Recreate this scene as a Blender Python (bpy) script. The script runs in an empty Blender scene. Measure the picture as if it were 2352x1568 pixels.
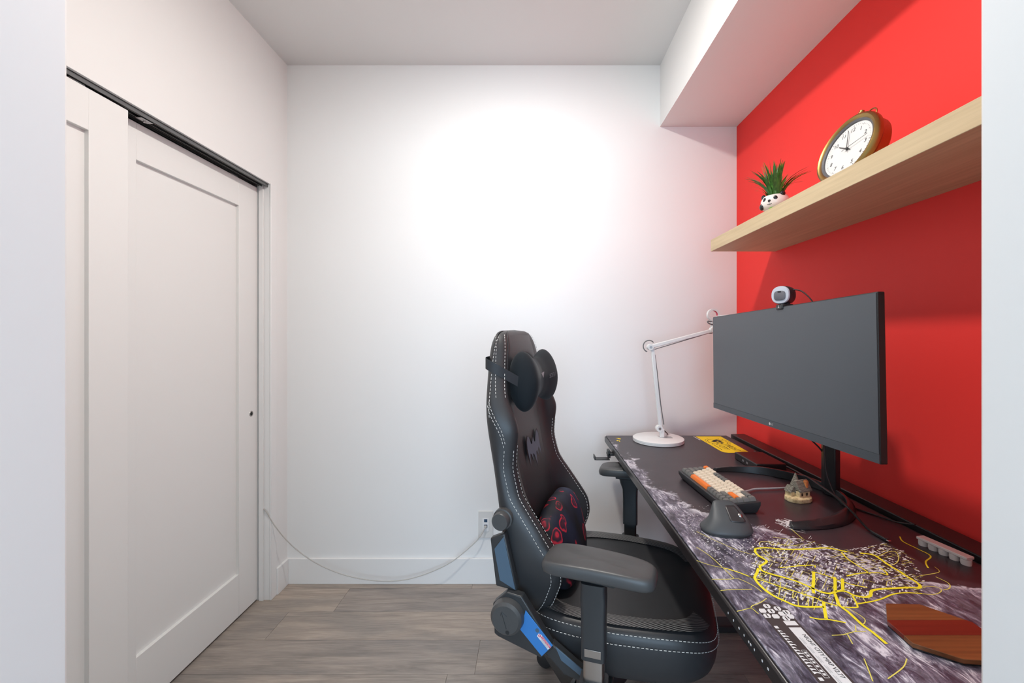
import bpy, bmesh, math, random
from mathutils import Vector, Matrix, Euler
random.seed(7)
CH = 1.273                      # camera height above the floor
S = bpy.context.scene
COL = S.collection

# ------------------------------------------------------------------ camera
cam_d = bpy.data.cameras.new('camera')
cam = bpy.data.objects.new('camera', cam_d)
COL.objects.link(cam)
cam.location = (0, 0, CH)
cam.rotation_euler = (math.pi/2, 0, 0)
cam_d.sensor_width = 36.0
cam_d.lens = 36.0*980/2352
cam_d.shift_x = -(1220-1176)/2352
cam_d.shift_y = (771-784)/2352
cam_d.clip_start = 0.02
S.camera = cam

# ------------------------------------------------------------------ light and exposure
world = bpy.data.worlds.new('world')
S.world = world
world.use_nodes = True
bg = world.node_tree.nodes['Background']
bg.inputs['Color'].default_value = (0.62, 0.80, 1.0, 1)
bg.inputs['Strength'].default_value = 1.0

def area_light(name, loc, rot, sx, sy, power, color):
    d = bpy.data.lights.new(name, 'AREA')
    d.shape = 'RECTANGLE'; d.size = sx; d.size_y = sy
    d.energy = power; d.color = color
    o = bpy.data.objects.new(name, d)
    o.location = loc; o.rotation_euler = rot
    COL.objects.link(o)
    return o
# daylight entering by the big window of the living room behind the camera
WINDOW_POWER = 84
area_light('window_daylight', (0.0, -3.16, 1.35), (math.pi/2, 0, 0), 3.0, 1.9, WINDOW_POWER, (0.56, 0.78, 1.0))
LAMP_STRENGTH = 410
S.view_settings.view_transform = 'Standard'
S.view_settings.look = 'None'
S.view_settings.gamma = 1.0
S.view_settings.use_curve_mapping = False
S.view_settings.exposure = 0.42

# ------------------------------------------------------------------ materials
def mat(name, color, rough=0.5, metal=0.0, spec=0.5, emit=None, emit_s=0.0, coat=0.0):
    m = bpy.data.materials.new(name); m.use_nodes = True
    b = m.node_tree.nodes['Principled BSDF']
    b.inputs['Base Color'].default_value = (*color, 1)
    b.inputs['Roughness'].default_value = rough
    b.inputs['Metallic'].default_value = metal
    b.inputs['Specular IOR Level'].default_value = spec
    b.inputs['Coat Weight'].default_value = coat
    if emit:
        b.inputs['Emission Color'].default_value = (*emit, 1)
        b.inputs['Emission Strength'].default_value = emit_s
    return m
class NT:
    """short cuts for building node graphs"""
    def __init__(s, m):
        s.m = m; s.t = m.node_tree; s.b = s.t.nodes['Principled BSDF']
    def n(s, typ, **kw):
        x = s.t.nodes.new(typ)
        for k, v in kw.items(): setattr(x, k, v)
        return x
    def link(s, a, b): s.t.links.new(a, b)
    def coord(s, scale=(1, 1, 1), rot=(0, 0, 0), kind='Object', loc=(0, 0, 0)):
        tc = s.n('ShaderNodeTexCoord'); mp = s.n('ShaderNodeMapping')
        mp.inputs['Scale'].default_value = scale; mp.inputs['Rotation'].default_value = rot
        mp.inputs['Location'].default_value = loc
        s.link(tc.outputs[kind], mp.inputs['Vector']); return mp.outputs['Vector']
    def noise(s, vec, scale=5, detail=4, rough=0.5, dist=0.0):
        x = s.n('ShaderNodeTexNoise'); x.inputs['Scale'].default_value = scale
        x.inputs['Detail'].default_value = detail; x.inputs['Roughness'].default_value = rough
        x.inputs['Distortion'].default_value = dist
        if vec: s.link(vec, x.inputs['Vector'])
        return x.outputs['Fac']
    def ramp(s, fac, stops):
        x = s.n('ShaderNodeValToRGB'); e = x.color_ramp.elements
        while len(e) < len(stops): e.new(0.5)
        for i, (p, c) in enumerate(stops):
            e[i].position = p; e[i].color = (*c, 1) if len(c) == 3 else c
        s.link(fac, x.inputs['Fac']); return x.outputs['Color']
    def math(s, op, a, b=None, clamp=False):
        x = s.n('ShaderNodeMath', operation=op); x.use_clamp = clamp
        for i, v in enumerate((a, b)):
            if v is None: continue
            if isinstance(v, (int, float)): x.inputs[i].default_value = v
            else: s.link(v, x.inputs[i])
        return x.outputs[0]
    def mix(s, fac, a, b, mode='MIX'):
        x = s.n('ShaderNodeMix', data_type='RGBA', blend_type=mode)
        for sock, v in ((x.inputs[0], fac), (x.inputs[6], a), (x.inputs[7], b)):
            if isinstance(v, (int, float)): sock.default_value = v
            elif isinstance(v, tuple): sock.default_value = (*v, 1)
            else: s.link(v, sock)
        return x.outputs[2]
    def bump(s, h, strength=0.2, dist=0.002):
        x = s.n('ShaderNodeBump'); x.inputs['Strength'].default_value = strength
        x.inputs['Distance'].default_value = dist
        s.link(h, x.inputs['Height']); s.link(x.outputs['Normal'], s.b.inputs['Normal'])
    def color(s, c): s.link(c, s.b.inputs['Base Color'])

def painted(name, color, rough, spec, bump=0.05):
    m = mat(name, color, rough, spec=spec); t = NT(m)
    v = t.coord()
    n = t.noise(v, 220, 3, 0.6)
    t.bump(n, bump, 0.001)
    n2 = t.noise(v, 1.3, 2)
    c = t.mix(n2, tuple(x*0.985 for x in color), color)
    t.color(c)
    return m
M = {}
M['wall'] = painted('wall_paint', (0.85, 0.845, 0.835), 0.6, 0.12)
M['ceiling'] = painted('ceiling_paint', (0.80, 0.79, 0.78), 0.8, 0.2)
M['red'] = painted('red_paint', (0.93, 0.047, 0.040), 0.55, 0.25)
M['trim'] = painted('trim_paint', (0.85, 0.845, 0.835), 0.33, 0.4, 0.02)
M['door'] = painted('door_paint', (0.84, 0.835, 0.82), 0.38, 0.4, 0.02)
M['dark'] = mat('dark_gap', (0.012, 0.012, 0.012), 0.7)
M['alu'] = mat('aluminium', (0.55, 0.55, 0.55), 0.35, 1.0)
M['alu_dark'] = mat('dark_aluminium', (0.20, 0.20, 0.20), 0.4, 1.0)
M['steel'] = mat('steel', (0.45, 0.42, 0.40), 0.3, 1.0)

def plank_material():
    m = mat('oak_laminate', (0.3, 0.27, 0.24), 0.38, spec=0.4); t = NT(m)
    oi = t.n('ShaderNodeObjectInfo')
    tc = t.n('ShaderNodeTexCoord')
    off = t.n('ShaderNodeVectorMath', operation='SCALE')
    comb = t.n('ShaderNodeCombineXYZ')
    t.link(oi.outputs['Random'], comb.inputs[0]); t.link(oi.outputs['Random'], comb.inputs[1])
    t.link(comb.outputs[0], off.inputs[0]); off.inputs['Scale'].default_value = 37.0
    add = t.n('ShaderNodeVectorMath', operation='ADD')
    t.link(tc.outputs['Object'], add.inputs[0]); t.link(off.outputs[0], add.inputs[1])
    mp = t.n('ShaderNodeMapping'); mp.inputs['Scale'].default_value = (0.9, 9.0, 1.0)
    t.link(add.outputs[0], mp.inputs['Vector'])
    grain = t.noise(mp.outputs[0], 3.0, 8, 0.62, 0.9)
    mp2 = t.n('ShaderNodeMapping'); mp2.inputs['Scale'].default_value = (3.0, 60.0, 1.0)
    t.link(add.outputs[0], mp2.inputs['Vector'])
    fine = t.noise(mp2.outputs[0], 4.0, 4, 0.6, 0.2)
    mp3 = t.n('ShaderNodeMapping'); mp3.inputs['Scale'].default_value = (0.8, 3.2, 1.0)
    t.link(add.outputs[0], mp3.inputs['Vector'])
    big = t.noise(mp3.outputs[0], 1.6, 3, 0.5, 1.6)
    c = t.ramp(grain, [(0.28, (0.17, 0.155, 0.142)), (0.45, (0.33, 0.28, 0.24)), (0.58, (0.45, 0.38, 0.325)), (0.75, (0.53, 0.45, 0.385))])
    c2 = t.mix(t.ramp(big, [(0.38, (0, 0, 0)), (0.66, (0.75, 0.75, 0.75))]), c, (0.22, 0.208, 0.20))
    c3 = t.mix(0.30, c2, t.ramp(fine, [(0.3, (0.20, 0.175, 0.15)), (0.7, (0.56, 0.48, 0.41))]))
    tint = t.ramp(oi.outputs['Random'], [(0.0, (0.86, 0.86, 0.88)), (1.0, (1.12, 1.08, 1.04))])
    t.color(t.mix(1.0, c3, tint, 'MULTIPLY'))
    t.bump(fine, 0.12, 0.001)
    return m
M['plank'] = plank_material()

def wood(name, c0, c1, scale, rough=0.45, axis=0):
    m = mat(name, c0, rough, spec=0.4); t = NT(m)
    sc = [26, 26, 26]; sc[axis] = 1.6
    v = t.coord(scale=tuple(sc))
    n = t.noise(v, scale, 6, 0.6, 0.5)
    sc2 = [90, 90, 90]; sc2[axis] = 3
    n2 = t.noise(t.coord(scale=tuple(sc2)), scale, 3, 0.5)
    c = t.ramp(n, [(0.3, c0), (0.7, c1)])
    t.color(t.mix(0.25, c, t.ramp(n2, [(0.35, tuple(x*0.75 for x in c0)), (0.6, c1)])))
    t.bump(n2, 0.08, 0.0006)
    return m
M['shelf'] = wood('oak_shelf', (0.57, 0.43, 0.25), (0.70, 0.55, 0.345), 1.2, 0.5, 1)
M['walnut'] = wood('walnut_band', (0.10, 0.034, 0.012), (0.27, 0.095, 0.032), 1.2, 0.3, 0)
M['padauk'] = wood('padauk_band', (0.13, 0.014, 0.008), (0.20, 0.026, 0.013), 1.2, 0.3, 0)

def leather(name, c, rough, bump=0.12):
    m = mat(name, c, rough, spec=0.45); t = NT(m)
    n = t.noise(t.coord(), 260, 3, 0.6)
    t.bump(n, bump, 0.0006)
    return m
M['leather'] = leather('black_leather', (0.030, 0.030, 0.032), 0.42)
M['leather_soft'] = leather('black_soft_leather', (0.036, 0.033, 0.034), 0.36)
def carbon():
    m = mat('carbon_leather', (0.03, 0.03, 0.03), 0.4); t = NT(m)
    w = t.n('ShaderNodeTexWave'); w.inputs['Scale'].default_value = 62
    t.link(t.coord(rot=(0, 0, 0.9)), w.inputs['Vector'])
    t.color(t.ramp(w.outputs['Fac'], [(0.35, (0.012, 0.012, 0.013)), (0.7, (0.17, 0.165, 0.16))]))
    return m
M['carbon'] = carbon()
M['velour'] = mat('black_velour', (0.010, 0.013, 0.016), 0.8, spec=0.2)
M['velour'].node_tree.nodes['Principled BSDF'].inputs['Sheen Weight'].default_value = 0.08
M['plastic'] = mat('black_plastic', (0.028, 0.029, 0.031), 0.42)
M['plastic_soft'] = leather('soft_black_polyurethane', (0.062, 0.061, 0.061), 0.40, 0.05)
M['plastic_gloss'] = mat('gloss_black_plastic', (0.02, 0.021, 0.023), 0.28)
M['blue_film'] = mat('blue_protective_film', (0.035, 0.19, 0.50), 0.35)
M['slate'] = mat('slate_blue_plastic', (0.07, 0.115, 0.165), 0.38)
M['thread'] = mat('white_thread', (0.62, 0.60, 0.56), 0.8)
M['strap'] = mat('elastic_strap', (0.028, 0.030, 0.034), 0.65)
M['emblem'] = mat('slate_emblem', (0.12, 0.14, 0.18), 0.5)
M['emblem_dark'] = mat('black_emblem', (0.008, 0.008, 0.009), 0.5)
M['grey_print'] = mat('grey_print', (0.34, 0.34, 0.36), 0.6)
M['white_print'] = mat('white_print', (0.72, 0.70, 0.70), 0.6)
M['red_print'] = mat('red_print', (0.72, 0.06, 0.12), 0.6)
M['black_print'] = mat('black_print', (0.015, 0.013, 0.012), 0.6)
M['brown_print'] = mat('dark_brown_print', (0.050, 0.036, 0.036), 0.55)
M['yellow_print'] = mat('yellow_print', (0.95, 0.70, 0.010), 0.6)
M['road_print'] = mat('road_yellow_print', (0.90, 0.76, 0.02), 0.6)
M['road_thin'] = mat('road_pale_print', (0.74, 0.64, 0.12), 0.6)
M['desk'] = mat('black_desk_laminate', (0.022, 0.018, 0.018), 0.32)
M['desk_metal'] = mat('black_steel', (0.03, 0.03, 0.031), 0.4)
M['lamp_white'] = mat('white_lamp_enamel', (0.80, 0.80, 0.79), 0.35)
M['grey_cord'] = mat('grey_cord', (0.15, 0.15, 0.15), 0.5)
M['cord_black'] = mat('black_cord', (0.014, 0.014, 0.014), 0.45)
M['cord_grey'] = mat('light_grey_cord', (0.42, 0.40, 0.41), 0.5)
M['cord_white'] = mat('white_cord', (0.50, 0.48, 0.45), 0.5)
M['screen'] = mat('matte_screen', (0.074, 0.083, 0.096), 0.34, spec=0.5)
M['bezel'] = mat('monitor_bezel', (0.058, 0.068, 0.080), 0.38)
M['bezel_side'] = mat('monitor_shell', (0.012, 0.010, 0.010), 0.4)
M['webcam_white'] = mat('webcam_ring', (0.60, 0.63, 0.70), 0.3)
M['webcam_grey'] = mat('webcam_shutter', (0.15, 0.15, 0.17), 0.35)
M['key_cream'] = mat('cream_key', (0.80, 0.68, 0.53), 0.55)
M['key_dark'] = mat('dark_grey_key', (0.155, 0.15, 0.14), 0.55)
M['key_orange'] = mat('orange_key', (0.88, 0.20, 0.025), 0.5)
M['mouse'] = leather('graphite_rubber', (0.058, 0.060, 0.063), 0.48, 0.05)
M['mouse_dark'] = mat('mouse_dark_panel', (0.035, 0.030, 0.031), 0.33)
M['brass'] = mat('antique_brass', (0.33, 0.22, 0.075), 0.36, 1.0)
M['brass_red'] = mat('brass_red_reflection', (0.34, 0.18, 0.06), 0.38, 1.0)  # reflection of the red wall put into the brass colour
M['clock_face'] = mat('clock_face', (0.80, 0.80, 0.79), 0.5)
M['clock_ring'] = mat('clock_inner_ring', (0.10, 0.10, 0.11), 0.5)
M['clock_print'] = mat('clock_print', (0.03, 0.03, 0.03), 0.5)
M['ceramic'] = mat('white_ceramic', (0.82, 0.78, 0.74), 0.22)
M['ceramic_black'] = mat('black_glaze', (0.015, 0.015, 0.016), 0.2)
M['soil'] = mat('soil', (0.05, 0.03, 0.02), 0.9)
M['green_glaze'] = mat('green_glaze', (0.16, 0.42, 0.05), 0.3)
def leaf_mat(name, a, b):
    m = mat(name, a, 0.42); t = NT(m)
    n = t.noise(t.coord(scale=(60, 60, 12)), 2.0, 3)
    t.color(t.ramp(n, [(0.35, a), (0.7, b)]))
    return m
M['leaf'] = leaf_mat('leaf_green', (0.030, 0.11, 0.022), (0.08, 0.25, 0.04))
M['leaf2'] = leaf_mat('leaf_light_green', (0.06, 0.22, 0.03), (0.17, 0.38, 0.06))
M['outlet'] = mat('outlet_plate', (0.70, 0.69, 0.67), 0.4)
M['outlet_insert'] = mat('outlet_insert', (0.80, 0.80, 0.80), 0.35)
M['port'] = mat('blue_port', (0.02, 0.06, 0.12), 0.4)
M['rubber_pink'] = mat('pale_pink_rubber', (0.66, 0.56, 0.52), 0.6)
M['dock'] = mat('dock_shell', (0.020, 0.016, 0.016), 0.38)
M['chrome'] = mat('chrome', (0.7, 0.7, 0.7), 0.2, 1.0)
M['lamp_glow'] = mat('lamp_diffuser', (0.9, 0.88, 0.84), 0.5, emit=(1.0, 0.958, 0.895), emit_s=LAMP_STRENGTH)
M['fill_glow'] = mat('fill_lamp_diffuser', (0.9, 0.9, 0.88), 0.5, emit=(1.0, 0.97, 0.93), emit_s=10)  # glow of the added fill lamp behind the camera
def cottage_mats():
    m = mat('cottage_stone', (0.62, 0.47, 0.25), 0.75); t = NT(m)
    n = t.noise(t.coord(), 90, 4)
    t.color(t.ramp(n, [(0.3, (0.36, 0.25, 0.12)), (0.5, (0.66, 0.50, 0.27)), (0.75, (0.78, 0.63, 0.38))])); t.bump(n, 0.5, 0.002)
    r = mat('cottage_thatch', (0.22, 0.19, 0.15), 0.8); t = NT(r)
    w = t.n('ShaderNodeTexWave'); w.bands_direction = 'Z'; w.inputs['Scale'].default_value = 110; w.inputs['Distortion'].default_value = 3.0
    t.link(t.coord(), w.inputs['Vector'])
    t.color(t.ramp(w.outputs['Fac'], [(0.3, (0.10, 0.085, 0.065)), (0.7, (0.34, 0.30, 0.24))])); t.bump(w.outputs['Fac'], 0.6, 0.002)
    return m, r
M['stone'], M['thatch'] = cottage_mats()
M['terracotta'] = mat('orange_chimney', (0.72, 0.24, 0.07), 0.7)
def cushion_mat():
    m = mat('red_swirl_fabric', (0.02, 0.018, 0.03), 0.65, spec=0.3); t = NT(m)
    v = t.coord(scale=(1, 1, 0.62))
    warp = t.n('ShaderNodeTexNoise'); warp.inputs['Scale'].default_value = 16; t.link(v, warp.inputs['Vector'])
    vm = t.n('ShaderNodeVectorMath', operation='SCALE'); vm.inputs['Scale'].default_value = 0.055
    t.link(warp.outputs['Color'], vm.inputs[0])
    ad = t.n('ShaderNodeVectorMath', operation='ADD'); t.link(v, ad.inputs[0]); t.link(vm.outputs[0], ad.inputs[1])
    vo = t.n('ShaderNodeTexVoronoi'); vo.inputs['Scale'].default_value = 21; t.link(ad.outputs[0], vo.inputs['Vector'])
    ring = t.ramp(vo.outputs['Distance'], [(0.0, (0.30, 0.30, 0.30)), (0.16, (0.75, 0.75, 0.75)), (0.24, (0.10, 0.10, 0.10)), (0.33, (0.0, 0.0, 0.0)), (0.40, (0.85, 0.85, 0.85)), (0.45, (0.0, 0.0, 0.0))])
    ns = t.noise(v, 14, 2)
    keep = t.ramp(ns, [(0.36, (0, 0, 0)), (0.50, (1, 1, 1))])
    f = t.mix(1.0, ring, keep, 'MULTIPLY')
    base = t.ramp(t.noise(v, 9, 2), [(0.4, (0.012, 0.012, 0.016)), (0.7, (0.02, 0.028, 0.06))])
    t.color(t.mix(f, base, (0.80, 0.03, 0.06)))
    return m
M['cushion'] = cushion_mat()

# ------------------------------------------------------------------ mesh helpers
class MB:
    def __init__(s): s.v = []; s.f = []
    def add(s, vs, fs):
        o = len(s.v); s.v += [tuple(p) for p in vs]; s.f += [tuple(i+o for i in f) for f in fs]; return s
    def box(s, lo, hi, rot=None, pivot=None):
        x0, y0, z0 = lo; x1, y1, z1 = hi
        vs = [Vector(p) for p in ((x0,y0,z0),(x1,y0,z0),(x1,y1,z0),(x0,y1,z0),(x0,y0,z1),(x1,y0,z1),(x1,y1,z1),(x0,y1,z1))]
        if rot is not None:
            c = Vector(pivot) if pivot else (Vector(lo)+Vector(hi))/2
            R = Euler(rot).to_matrix(); vs = [R @ (p-c) + c for p in vs]
        return s.add(vs, [(0,3,2,1),(4,5,6,7),(0,1,5,4),(1,2,6,5),(2,3,7,6),(3,0,4,7)])
    def cb(s, c, d, rot=None):
        return s.box([c[i]-d[i]/2 for i in range(3)], [c[i]+d[i]/2 for i in range(3)], rot)
    def loft(s, rings, closed=True, caps=True, ring_loop=False):
        n = len(rings[0]); vs = [p for r in rings for p in r]; fs = []
        m = len(rings)
        for i in range(m if ring_loop else m-1):
            a = i*n; b = ((i+1) % m)*n
            for j in range(n if closed else n-1):
                k = (j+1) % n
                fs.append((a+j, a+k, b+k, b+j))
        if caps and closed and not ring_loop:
            fs.append(tuple(reversed(range(n)))); fs.append(tuple(range((m-1)*n, m*n)))
        return s.add(vs, fs)
    def cyl(s, p0, p1, r0, r1=None, n=20, caps=True):
        return s.tube([p0, p1], [r0, r0 if r1 is None else r1], n, caps)
    def tube(s, pts, r, n=8, caps=True, flat=1.0, up=None):
        pts = [Vector(p) for p in pts]; rings = []
        rr = r if isinstance(r, (list, tuple)) else [r]*len(pts)
        prev = None
        for i, p in enumerate(pts):
            d = (pts[min(i+1, len(pts)-1)]-pts[max(i-1, 0)])
            if d.length < 1e-9: d = Vector((0,0,1))
            d.normalize()
            if prev is None:
                a = Vector(up) if up else (Vector((0,0,1)) if abs(d.z) < 0.9 else Vector((1,0,0)))
            else: a = prev
            u = (a - d*a.dot(d)).normalized(); w = d.cross(u); prev = u
            rings.append([p + (u*math.cos(2*math.pi*k/n)*flat + w*math.sin(2*math.pi*k/n))*rr[i] for k in range(n)])
        return s.loft(rings, True, caps)
    def lathe(s, prof, n=32, M4=None, caps=False):
        """profile of (radius, height) about local z; M4 places it"""
        rings = []
        for r, z in prof:
            ring = [Vector((r*math.cos(2*math.pi*k/n), r*math.sin(2*math.pi*k/n), z)) for k in range(n)]
            rings.append([(M4 @ p) if M4 else p for p in ring])
        return s.loft(rings, True, caps)
    def prism(s, poly, a, b, M4=None):
        """polygon in local xy between local z a and b"""
        n = len(poly)
        r0 = [Vector((x, y, a)) for x, y in poly]; r1 = [Vector((x, y, b)) for x, y in poly]
        if M4: r0 = [M4 @ p for p in r0]; r1 = [M4 @ p for p in r1]
        return s.loft([r0, r1], True, True)
    def build(s, name, m, parent=None, smooth=True, bevel=0, seg=2, sub=0, angle=35):
        me = bpy.data.meshes.new(name); me.from_pydata(s.v, [], s.f)
        bm = bmesh.new(); bm.from_mesh(me)
        bmesh.ops.recalc_face_normals(bm, faces=bm.faces)
        bm.to_mesh(me); bm.free()
        return link(name, me, m, parent, smooth, bevel, seg, sub, angle)
def link(name, me, m, parent=None, smooth=True, bevel=0, seg=2, sub=0, angle=35):
    me.materials.clear(); me.materials.append(M[m] if isinstance(m, str) else m)
    if smooth:
        me.polygons.foreach_set('use_smooth', [True]*len(me.polygons))
        if not sub and angle: me.set_sharp_from_angle(angle=math.radians(angle))
    o = bpy.data.objects.new(name, me); COL.objects.link(o)
    if parent: o.parent = parent
    if bevel:
        b = o.modifiers.new('bevel', 'BEVEL'); b.width = bevel; b.segments = seg; b.limit_method = 'ANGLE'; b.angle_limit = math.radians(40)
    if sub:
        b = o.modifiers.new('subdivision', 'SUBSURF'); b.levels = sub; b.render_levels = sub
    return o
def empty(name, loc=(0,0,0), rot=(0,0,0), scale=1.0, parent=None):
    o = bpy.data.objects.new(name, None); COL.objects.link(o)
    o.location = loc; o.rotation_euler = rot; o.scale = (scale,)*3; o.empty_display_size = 0.05
    if parent: o.parent = parent
    return o
def tag(o, label, cat=None, group=None, kind=None):
    o['label'] = label
    if cat: o['category'] = cat
    if group: o['group'] = group
    if kind: o['kind'] = kind
    return o
def text_mesh(body, size, extrude=0.0, align='CENTER'):
    c = bpy.data.curves.new('text', 'FONT'); c.body = body; c.size = size; c.extrude = extrude
    c.align_x = align; c.align_y = 'CENTER'; c.resolution_u = 3
    o = bpy.data.objects.new('text', c); COL.objects.link(o)
    dg = bpy.context.evaluated_depsgraph_get()
    me = bpy.data.meshes.new_from_object(o.evaluated_get(dg))
    bpy.data.objects.remove(o); bpy.data.curves.remove(c)
    return me
def put_text(name, body, size, M4, m, parent, width=None):
    me = text_mesh(body, size)
    if width:
        xs = [v.co.x for v in me.vertices]; k = width/max(1e-6, max(xs)-min(xs))
        for v in me.vertices: v.co.x *= k
    me.transform(M4)
    return link(name, me, m, parent, smooth=False)
def interp(x, xs, ys):
    if x <= xs[0]: return ys[0]
    for i in range(len(xs)-1):
        if x <= xs[i+1]:
            t = (x-xs[i])/(xs[i+1]-xs[i]); return ys[i]*(1-t)+ys[i+1]*t
    return ys[-1]
def catmull(pts, sub=6, closed=False):
    P = [Vector(p) for p in pts]; n = len(P); out = []
    for i in range(n if closed else n-1):
        if closed: a, b, c, d = P[(i-1) % n], P[i], P[(i+1) % n], P[(i+2) % n]
        else: a, b, c, d = P[max(i-1, 0)], P[i], P[i+1], P[min(i+2, n-1)]
        for k in range(sub):
            t = k/sub
            out.append(0.5*((2*b)+(c-a)*t+(2*a-5*b+4*c-d)*t*t+(3*b-a-3*c+d)*t**3))
    if not closed: out.append(P[-1])
    return out

# ------------------------------------------------------------------ the room
XL, XR, YB, ZC = -1.257, 1.0596, 2.2, CH+1.394
YF0, YF1 = 0.40, 0.53           # wall with the opening that the camera looks through
DT = CH+0.731                   # top of the closet opening
YJ = 2.07                       # far jamb of the closet opening

fl = MB().box((-2.6, -3.3, -0.10), (2.6, YF0-0.01, 0.0)).box((-2.0, YF0-0.01, -0.10), (1.2, 2.35, -0.006)).build('floor', 'plank', smooth=False)
tag(fl, 'grey brown wood plank floor', kind='structure')
rows = [2.3, 2.151]
while rows[-1] > 0.40: rows.append(rows[-1]-0.182)
joints = {1: [-0.913, 0.42], 2: [-1.117, 0.1], 3: [-0.213], 4: [-0.315, 0.8], 5: [-0.9, 0.3], 6: [-0.5, 0.6], 7: [0.0], 8: [-0.7, 0.5], 0: [-0.3, 0.7], 9: [0.2], 10: [-0.4]}
for i in range(len(rows)-1):
    y1, y0 = rows[i], max(rows[i+1], YF0-0.01)
    xs = [-1.42]+joints.get(i, [0.0])+[XR+0.02]
    for a, b in zip(xs[:-1], xs[1:]):
        p = MB().box((-(b-a)/2+0.0006, -(y1-y0)/2+0.0006, -0.0055), ((b-a)/2-0.0006, (y1-y0)/2-0.0006, 0.0)).build('plank', 'plank', fl, smooth=False)
        p.location = ((a+b)/2, (y0+y1)/2, 0)

tag(MB().box((-2.6, -3.3, ZC), (2.6, 2.35, ZC+0.1)).build('ceiling', 'ceiling', smooth=False), 'plain white ceiling', kind='structure')
tag(MB().box((-2.0, YB, 0), (1.2, YB+0.12, ZC)).build('wall_back', 'wall', smooth=False), 'white back wall', kind='structure')
tag(MB().box((XR, YF0, 0), (XR+0.12, YB, ZC)).build('wall_right', 'red', smooth=False), 'bright red accent wall above the desk', kind='structure')
tag(MB().box((XL-0.11, YJ, 0), (XL, YB, ZC)).box((XL-0.11, YF1, DT), (XL, YJ, ZC)).box((XL-0.11, YF1, 0), (XL, 0.66, DT)).build('wall_left', 'wall', smooth=False), 'white wall around the closet doors', kind='structure')
tag(MB().box((-2.0, YF1, 0), (-1.9, YB, ZC)).build('wall_closet', 'wall', smooth=False), 'closet wall behind the sliding doors', kind='structure')
HZ = 2.25
tag(MB().box((-2.6, YF0, 0), (-1.0847*YF1, YF1, ZC)).box((1.051*YF1, YF0, 0), (2.6, YF1, ZC)).box((-1.0847*YF1, YF0, HZ), (1.051*YF1, YF1, ZC))
    .build('wall_front', 'wall', smooth=True, bevel=0.004), 'white wall edges framing the view into the nook', kind='structure')
tag(MB().box((0.6645, YF1, CH+1.0776), (XR, YB, ZC)).build('wall_bulkhead', 'wall', smooth=False), 'white boxed ceiling bulkhead along the red wall', kind='structure')
# living room behind the camera: side walls, rear wall with its window
tag(MB().box((-2.7, -3.3, 0), (-2.6, YF1, ZC)).build('wall_living_left', 'wall', smooth=False), 'living room wall beside the camera', kind='structure')
tag(MB().box((2.6, -3.3, 0), (2.7, YF1, ZC)).build('wall_living_right', 'wall', smooth=False), 'living room wall opposite', kind='structure')
tag(MB().box((-2.6, -3.3, 0), (2.6, -3.2, 0.38)).box((-2.6, -3.3, 2.32), (2.6, -3.2, ZC)).box((-2.6, -3.3, 0.38), (-1.55, -3.2, 2.32)).box((1.55, -3.3, 0.38), (2.6, -3.2, 2.32))
    .build('wall_living_rear', 'wall', smooth=False), 'living room wall with the window', kind='structure')
wn = empty('window_1', (0, -3.25, 0.38)); tag(wn, 'wide living room window behind the camera', kind='structure')
for x in (-1.52, 0.0, 1.52): MB().box((x-0.03, -0.04, 0), (x+0.03, 0.04, 1.94)).build('window_frame', 'trim', wn, bevel=0.003)
for z in (0.03, 1.91): MB().box((-1.55, -0.035, z-0.03), (1.55, 0.035, z+0.03)).build('window_frame', 'trim', wn, bevel=0.003)

# baseboards
tag(MB().box((XL, YB-0.013, 0.0), (XR, YB, 0.131)).build('baseboard_back', 'trim', bevel=0.002), 'white baseboard along the back wall', kind='structure')
tag(MB().box((XL, 2.098, 0.0), (XL+0.013, YB-0.013, 0.131)).build('baseboard_left', 'trim', bevel=0.002), 'short white baseboard beside the closet', kind='structure')

# closet jamb and head track
t1 = empty('trim_1', (XL, YJ, 0)); tag(t1, 'white jamb of the closet opening', kind='structure')
MB().box((-0.11, -0.014, 0), (0.0, -0.0005, DT)).build('jamb_board', 'trim', t1, bevel=0.0015)
MB().box((-0.052, -0.022, 0.0), (-0.030, -0.0145, DT)).build('stop_strip', 'trim', t1, bevel=0.0015)
MB().box((-0.004, -0.016, 0.0), (0.006, 0.028, DT+0.004)).build('edge_bead', 'trim', t1, bevel=0.002)
t2 = empty('trim_2', (XL, 1.4, DT)); tag(t2, 'grey metal sliding door track with dark grooves', kind='structure')
L0, L1 = 0.68-1.4, YJ-0.016-1.4
MB().box((-0.104, L0, -0.003), (-0.010, L1, -0.0005)).build('track_top', 'dark', t2, smooth=False)
for x, dz in ((-0.011, 0.012), (-0.022, 0.009), (-0.036, 0.012), (-0.050, 0.009), (-0.062, 0.012), (-0.076, 0.009), (-0.100, 0.012)):
    MB().box((x-0.0013, L0, -dz-0.003), (x+0.0013, L1, -0.003)).build('track_rail', 'alu_dark', t2, smooth=False)
for x, y in ((-0.030, 0.02), (-0.074, 1.36-1.4), (-0.074, 1.90-1.4), (-0.030, 1.20-1.4)):
    h = MB().box((x-0.010, y-0.022, -0.016), (x+0.010, y+0.022, -0.0125)).build('hanger', 'alu', t2, bevel=0.0008)
    MB().cyl((x, y, -0.022), (x, y, -0.006), 0.0035, n=10).build('bolt', 'alu', h)

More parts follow.
